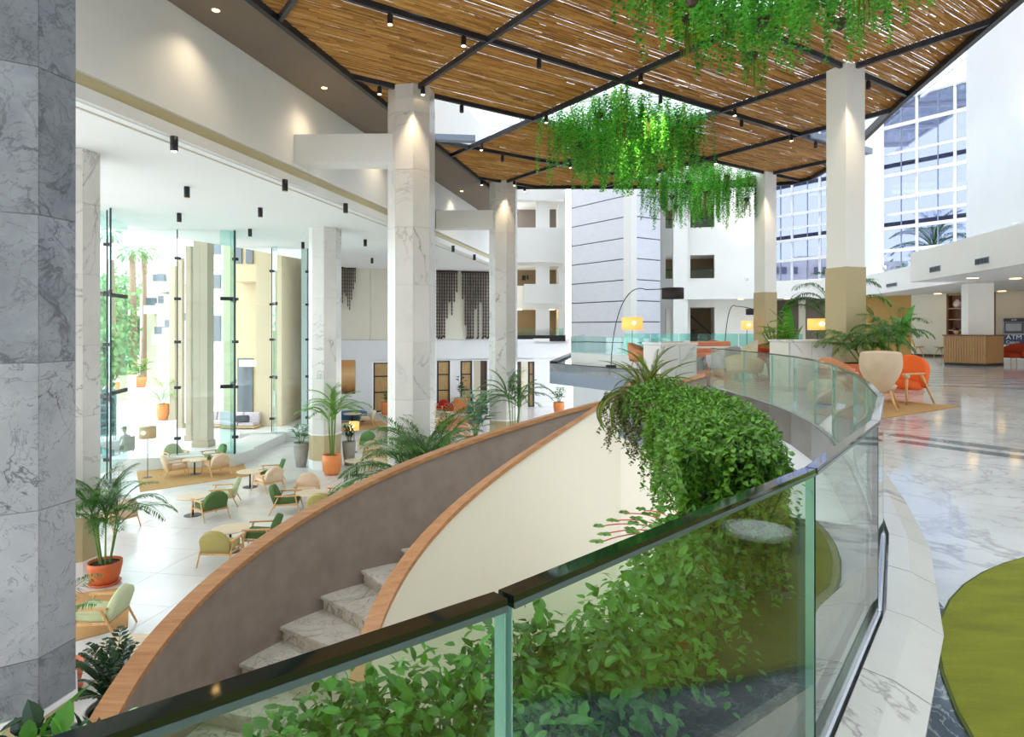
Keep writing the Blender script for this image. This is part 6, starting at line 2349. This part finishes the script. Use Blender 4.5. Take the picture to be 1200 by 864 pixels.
tb = thing('terraced_building', 'white stepped hotel block with many balconies beyond the terrace', 'building', (0, 0, 0))
for (x0, x1, y0, y1, y, m_) in ((184, 240, 306, 470, 62, 'bld_white'), (172, 205, 322, 470, 66, 'bld_white'), (164, 196, 345, 470, 72, 'bld_white'), (150, 190, 372, 470, 78, 'bld_white')):
    outbox('wall', m_, tb, x0, x1, y0, y1, y, 5)
for (x0, x1, y0, y1, y) in ((176, 196, 330, 342, 60), (182, 206, 356, 367, 60), (192, 214, 345, 356, 59), (168, 186, 358, 368, 64), (190, 205, 384, 408, 58), (178, 196, 392, 404, 60), (200, 212, 322, 332, 60), (150, 160, 360, 370, 70), (205, 222, 376, 388, 57)):
    outbox('balcony', 'bld_white', tb, x0, x1, y0, y1, y, 2.0)
    outbox('window', 'win_dark', tb, x0 + 3, x1 - 4, y0 - 9, y0, y + 1.4, 0.4)


# trees
def crown_tree(label, p, h, cr, n, seed, mat='tree'):
    r_ = random.Random(seed)
    t = thing('tree', label, 'tree', p, 0, 'trees beyond the terrace')
    MB().tube([(0, 0, 0), (0.1, 0, h * 0.6)], [0.25, 0.15], 6).build('trunk', M['bark'], t)
    m = MB()
    for q in range(n):
        d = rv(r_)
        k = r_.uniform(0.55, 1.0)
        blob = rv(r_, 0.25)
        pp = Vector(((d.x + blob.x) * cr[0] * k, (d.y + blob.y) * cr[1] * k, h * 0.62 + (d.z + blob.z) * cr[2] * k))
        leaf_add(m, pp, rv(r_), d + Vector((0, 0, .5)), 0.55, 0.42, 0.1)
    tag(m.build('foliage', M[mat], t), kind='stuff')
    return t


def ground(px, y):
    return ((px - 600) / F * y, y, LOW - 0.05)


crown_tree('round green tree at the far left of the glass front', ground(112, 62), 9.5, (3.2, 3, 4.2), 2200, 1)
crown_tree('taller green tree between the far left and the fan palms', ground(134, 76), 12, (3.5, 3, 5.0), 2200, 2)
crown_tree('pale green low tree in front of the far left tree', ground(116, 50), 5.4, (2.2, 2, 2.0), 1200, 3)
crown_tree('pale low tree behind the fan palm trunks', ground(158, 74), 9.0, (3.4, 2, 2.6), 1400, 4)
crown_tree('grey green tree top behind the stepped hotel block', ground(183, 90), 14, (4, 3, 4.0), 1200, 5)


def fan_palm(label, px, py_top, y, seed, sc=1.0):
    r_ = random.Random(seed)
    p = ground(px, y)
    h = zpy(py_top, y) - p[2]
    t = thing('fan_palm_tree', label, 'palm tree', p, 0, 'tall palms on the terrace')
    MB().tube([(0, 0, 0), (0.15, 0, h * 0.5), (0, 0, h)], [0.42, 0.32, 0.3], 8).build('trunk', M['bark'], t)
    ms = fronds('fan')
    for q in range(22):
        inst('frond', ms[q % 3], t, (0, 0, h), (0, 0, q * 2.399), sc * r_.uniform(1.0, 1.5))
    return t


fan_palm('tall fan palm seen through the first glass pane', 129, 277, 58, 1, 0.75)
fan_palm('tall fan palm, left one of the close pair', 155, 300, 66, 2, 0.9)
fan_palm('tall fan palm, right one of the close pair', 169, 297, 69, 3, 0.9)

for px, base, lab in ((189, 490, 'potted palm against the outdoor colonnade'), ):
    y = 5.3 * F / (base - 386)
    palm_thing('terrace_palm', lab, ground(px + 2, y), 'bright', 10, 1.1, ('orange', 0.35, 1.0), 'potted plant', seed=30)
for px, base, lab in ((152, 434, 'small bright shrub in an orange pot far out on the terrace, left'), (164, 452, 'small bright shrub in orange pot near the far planter, right'), (143, 460, 'orange pot by the terrace wall behind the glass fin')):
    y = 5.3 * F / (base - 386)
    stalk_plant('terrace_shrub', lab, ground(px, y), ('orange', 0.55, 1.0), 9, 1.6, 0.8, 0.35, 'palm_bright', px, 0.8)
t = thing('garden_wall', 'low white garden wall across the terrace', 'wall', ground(116, 58))
MB().box((0, 0, 0.8), (5.0, 0.3, 1.6)).build('body', M['bld_white'], t)
MB().box((0, 0, 1.65), (5.2, 0.5, 0.1)).build('coping', M['bld_white'], t)
t = thing('gate_pier', 'pinkish stone pier on the terrace', 'pier', ground(150, 50))
MB().box((0, 0, 0.9), (0.8, 0.8, 1.8)).build('body', M['f_sand'], t)
MB().box((0, 0, 1.85), (0.95, 0.95, 0.12)).build('cap_stone', M['f_sand'], t)


def parked_car(label, p, rot):
    t = thing('car', label, 'car', p, rot)
    prof = [(-2.1, 0.35), (2.1, 0.35), (2.1, 0.8), (1.2, 0.95), (0.6, 1.45), (-0.9, 1.5), (-1.7, 1.0), (-2.1, 0.9)]
    vs = [(x, -0.85, z) for x, z in prof] + [(x, 0.85, z) for x, z in prof]
    n = len(prof)
    MB().add(vs, [tuple(range(n)), tuple(range(n, 2 * n))[::-1]] + [(i, n + i, n + (i + 1) % n, (i + 1) % n) for i in range(n)]).build('body', M['atm'], t, bevel=0.08)
    for sx in (-1.3, 1.3):
        for sy in (-0.8, 0.8):
            o = MB().lathe([(0.33, -0.1), (0.33, 0.1)], 14).build('wheel', M['black'], t)
            o.location = (sx, sy, 0.33)
            o.rotation_euler = (pi / 2, 0, 0)
    MB().box((-0.1, 0, 1.2), (1.2, 1.74, 0.36)).build('window', M['win_dark'], t)
    return t


parked_car('grey parked car far out beyond the terrace', ground(181, 84), 0.2)


# outdoor seating
def outdoor_sofa(label, p, rot, mat):
    t = thing('outdoor_sofa', label, 'sofa', p, rot, 'outdoor sofas')
    MB().box((0, 0, 0.16), (1.9, 0.85, 0.1)).build('frame', M['oakpanel'], t)
    for sx in (-0.85, 0.85):
        for sy in (-0.35, 0.35):
            MB().box((sx, sy, 0.06), (0.06, 0.06, 0.12)).build('leg', M['oakpanel'], t)
    for sx in (-0.45, 0.45):
        MB().box((sx, -0.05, 0.32), (0.86, 0.75, 0.2)).build('seat_cushion', M[mat], t, bevel=0.04)
        MB().box((sx, 0.33, 0.62), (0.86, 0.2, 0.5), 0, ('X', R(-12))).build('back_cushion', M[mat], t, bevel=0.05)
    return t


outdoor_sofa('pale outdoor sofa at the far left behind the first pane', ground(110, 26.0), R(30), 'f_lilac')
outdoor_sofa('grey outdoor sofa behind the second glass fin', ground(252, 36), R(-5), 'f_lilac')
outdoor_sofa('grey outdoor sofa with a dark cushion near the doorway', ground(283, 35.5), R(-5), 'f_lilac')
t = thing('cushion', 'dark cushion lying on the grey outdoor sofa', 'cushion', (ground(286, 35.3)[0], 35.1, LOW + 0.55))
MB().box((0, 0, 0), (0.7, 0.35, 0.34), 0.3, ('X', R(-25))).build('cover', M['shirt_dark'], t, bevel=0.08)
MB().box((0.02, -0.02, 0.17), (0.2, 0.04, 0.03)).build('tassel', M['shirt_dark'], t)


def rattan_chair(label, x, y, z, rot):
    t = thing('rattan_chair', label, 'chair', (x, y, z), rot, 'teal rattan chairs')
    MB().box((0, 0, 0.40), (0.56, 0.54, 0.06)).build('seat', M['f_teal'], t)
    rows = [[(0.32 * cos(a) , 0.28 * sin(a) + 0.02, h * (0.8 + 0.2 * max(0, sin(a)))) for a in [R(-15 + 21 * q) for q in range(11)]] for h in (0.42, 0.6, 0.82)]
    MB().grid(rows).build('backrest', M['f_teal'], t, True, solid=0.03)
    for sx in (-1, 1):
        for sy in (-1, 1):
            MB().tube([(sx * 0.27, sy * 0.26, 0), (sx * 0.25, sy * 0.24, 0.4)], 0.016, 5).build('leg', M['steelblack'], t)
    return t


sx_, sy_ = ground(127, 31)[:2]
for q in range(6):
    rattan_chair('teal rattan chair in the outdoor stack, ' + ('lowest' if q == 0 else ORD[q] + ' from the bottom'), sx_, sy_, LOW - 0.05 + q * 0.36, 0.4)
for px, y, lab in ((122, 26.5, 'teal rattan chair in front of the chair stack'), (131, 25.5, 'second teal rattan chair by the seated man')):
    x, yy = ground(px, y)[:2]
    rattan_chair(lab, x, yy, LOW - 0.05, 2.0)


# ---- people
def figure(t, joints, edges, mat, name='body', root=0):
    me = bpy.data.meshes.new(name)
    me.from_pydata([j[0] for j in joints], edges, [])
    o = bpy.data.objects.new(name, me)
    COL.objects.link(o)
    o.parent = t
    me.materials.append(mat)
    md = o.modifiers.new('skin', 'SKIN')
    md.use_smooth_shade = True
    if not me.skin_vertices:
        bm = bmesh.new()
        bm.from_mesh(me)
        bm.verts.layers.skin.verify()
        bm.to_mesh(me)
        bm.free()
    for i, j in enumerate(joints):
        me.skin_vertices[0].data[i].radius = (j[1], j[1] if len(j) < 3 else j[2])
        me.skin_vertices[0].data[i].use_root = (i == root)
    s = o.modifiers.new('sub', 'SUBSURF')
    s.levels = s.render_levels = 1
    return o


def seated_person(label, p, rot, shirt, hair=True, capm=None, z=0.0):
    t = thing('person', label, 'person', p, rot)
    J = [((0, 0.02, 0.52), 0.15, 0.12), ((0, 0.06, 0.72), 0.14, 0.10), ((0, 0.05, 0.93), 0.17, 0.11), ((0, 0.03, 1.05), 0.055), ((0, 0.0, 1.13), 0.055)]
    E = [(0, 1), (1, 2), (2, 3), (3, 4)]

    def chain(par, pts):
        k = par
        for q in pts:
            J.append(q)
            E.append((k, len(J) - 1))
            k = len(J) - 1
        return k
    for s in (-1, 1):
        chain(0, [((s * 0.10, -0.1, 0.50), 0.085), ((s * 0.13, -0.45, 0.50), 0.06), ((s * 0.13, -0.48, 0.26), 0.05), ((s * 0.13, -0.46, 0.07), 0.035), ((s * 0.13, -0.60, 0.035), 0.035)])
        w = chain(2, [((s * 0.20, 0.04, 0.96), 0.06), ((s * 0.24, -0.02, 0.72), 0.042), ((s * 0.18, -0.24, 0.64), 0.032), ((s * 0.15, -0.31, 0.62), 0.028)])
        for fi in range(4):
            chain(w, [((s * (0.15 - 0.028 * (fi - 1.5)), -0.36 - 0.004 * fi, 0.62), 0.009), ((s * (0.15 - 0.03 * (fi - 1.5)), -0.40 + abs(fi - 1.4) * 0.008, 0.605), 0.008)])
        chain(w, [((s * 0.115, -0.325, 0.63), 0.01), ((s * 0.10, -0.35, 0.62), 0.009)])
    figure(t, J, E, shirt)
    hd = MB().lathe([(0, -0.12), (0.05, -0.11), (0.075, -0.05), (0.085, 0.02), (0.075, 0.08), (0.04, 0.115), (0, 0.125)], 14, (0, -0.01, 1.24))
    hd.add([(-0.014, -0.09, 1.215), (0.014, -0.09, 1.215), (0, -0.118, 1.213), (0, -0.088, 1.255)], [(0, 1, 2), (0, 2, 3), (1, 3, 2)])
    hd.build('head', M['skin'], t, True)
    for s in (-1, 1):
        MB().lathe([(0, -0.01), (0.011, 0), (0, 0.01)], 8, (s * 0.032, -0.088, 1.255)).build('eye', M['hair'], t)
        MB().box((s * 0.087, 0.0, 1.235), (0.016, 0.03, 0.05)).build('ear', M['skin'], t)
    MB().box((0, -0.084, 1.18), (0.045, 0.012, 0.01)).build('mouth', M['f_red'], t)
    if capm:
        MB().lathe([(0.092, 1.275), (0.09, 1.33), (0.05, 1.375), (0, 1.38)], 14).build('cap', capm, t, True)
        MB().box((0, -0.12, 1.285), (0.13, 0.12, 0.012)).build('cap_peak', capm, t)
    else:
        MB().lathe([(0.09, 1.275), (0.1, 1.31), (0.085, 1.36), (0.04, 1.39), (0, 1.395)], 14, (0, -0.004, 0)).lathe([(0.06, 1.14), (0.09, 1.2), (0.094, 1.3), (0.06, 1.36)], 14, (0, 0.025, 0)).build('hair', M['hair'], t, True)
    return t


gx, gy, gz_ = ground(146, 27.2)
seated_person('man in dark cap and pinkish shirt sitting outside behind the glass', (gx, gy, gz_), R(-110), M['clothes_pink'], capm=M['cap_dark'])
t = thing('terrace_chair', 'dark outdoor chair carrying the man in the cap', 'chair', (gx, gy, gz_), R(-110))
MB().box((0, 0.0, 0.38), (0.5, 0.5, 0.05)).build('seat', M['greypot'], t)
MB().box((0, 0.27, 0.68), (0.5, 0.04, 0.55)).build('backrest', M['greypot'], t)
for sx in (-1, 1):
    for sy in (-1, 1):
        MB().tube([(sx * 0.22, sy * 0.22, 0), (sx * 0.22, sy * 0.22, 0.37)], 0.016, 5).build('leg', M['black'], t)
dx_, dy_ = at(1120.5, 390, 27.4)[:2]
seated_person('dark haired receptionist whose head shows above the oak desk', (dx_, dy_, 0.0), R(-20), M['clothes_dark']).scale = (1.06, 1.06, 1.06)
t = thing('desk_chair', 'desk chair behind the reception counter', 'chair', (dx_, dy_, 0), R(20))
MB().box((0, 0, 0.38), (0.46, 0.46, 0.06)).build('seat', M['black'], t)
MB().lathe([(0.25, 0), (0.03, 0.06), (0.03, 0.36)], 10).build('stem', M['black'], t)

# what stands beyond the corner glazing
t = thing('outside_block', 'pale apartment block beyond the corner glazing', 'building', (0, 0, 0))
for (x0, x1, y0, y1, y) in ((905, 945, 306, 440, 70), (935, 975, 300, 440, 74), (1040, 1064, 306, 440, 70)):
    outbox('wall', 'bld_white', t, x0, x1, y0, y1, y, 4)
for x0 in (908, 917, 930, 942, 955, 965):
    outbox('window', 'win_dark', t, x0, x0 + 5, 313, 321, 69.8 if x0 < 935 else 73.8, 0.2)
t = thing('outside_palm', 'palm crown seen through the corner glazing', 'palm tree', at(1094, 292, 50))
MB().tube([(0, 0, -9), (0, 0, 0)], 0.4, 8).build('trunk', M['bark'], t)
for q in range(26):
    inst('frond', fronds('areca')[q % 5], t, (0, 0, 0), (0, 0, q * 2.399), 2.2)
crown_tree('dark green treetop behind the right corner glazing', (at(1100, 320, 60)[0], 60, 0), 8, (7, 3, 3), 1500, 12)

# ---- lamps' light: downlights grazing the columns and the vines
for (x, y, e) in ((-2.6, 17.1, 110), (-0.3, 28.4, 110), (8.25, 15.6, 110), (10.5, 26.6, 110)):
    add_light('column_spot', 'SPOT', (x, y, CZ - 0.35), e, (1, 0.78, 0.5), spot_size=R(60), spot_blend=0.8, shadow_soft_size=0.05)
for (a, b) in ((-0.4, -0.4), (1.5, 0.5), (-0.6, -0.9)):
    x, y = ab(a * SA, b * SB)
    add_light('vine_spot', 'SPOT', (x, y, CZ - 0.2), 160, (1, 0.85, 0.6), spot_size=R(100), spot_blend=0.8, shadow_soft_size=0.05)
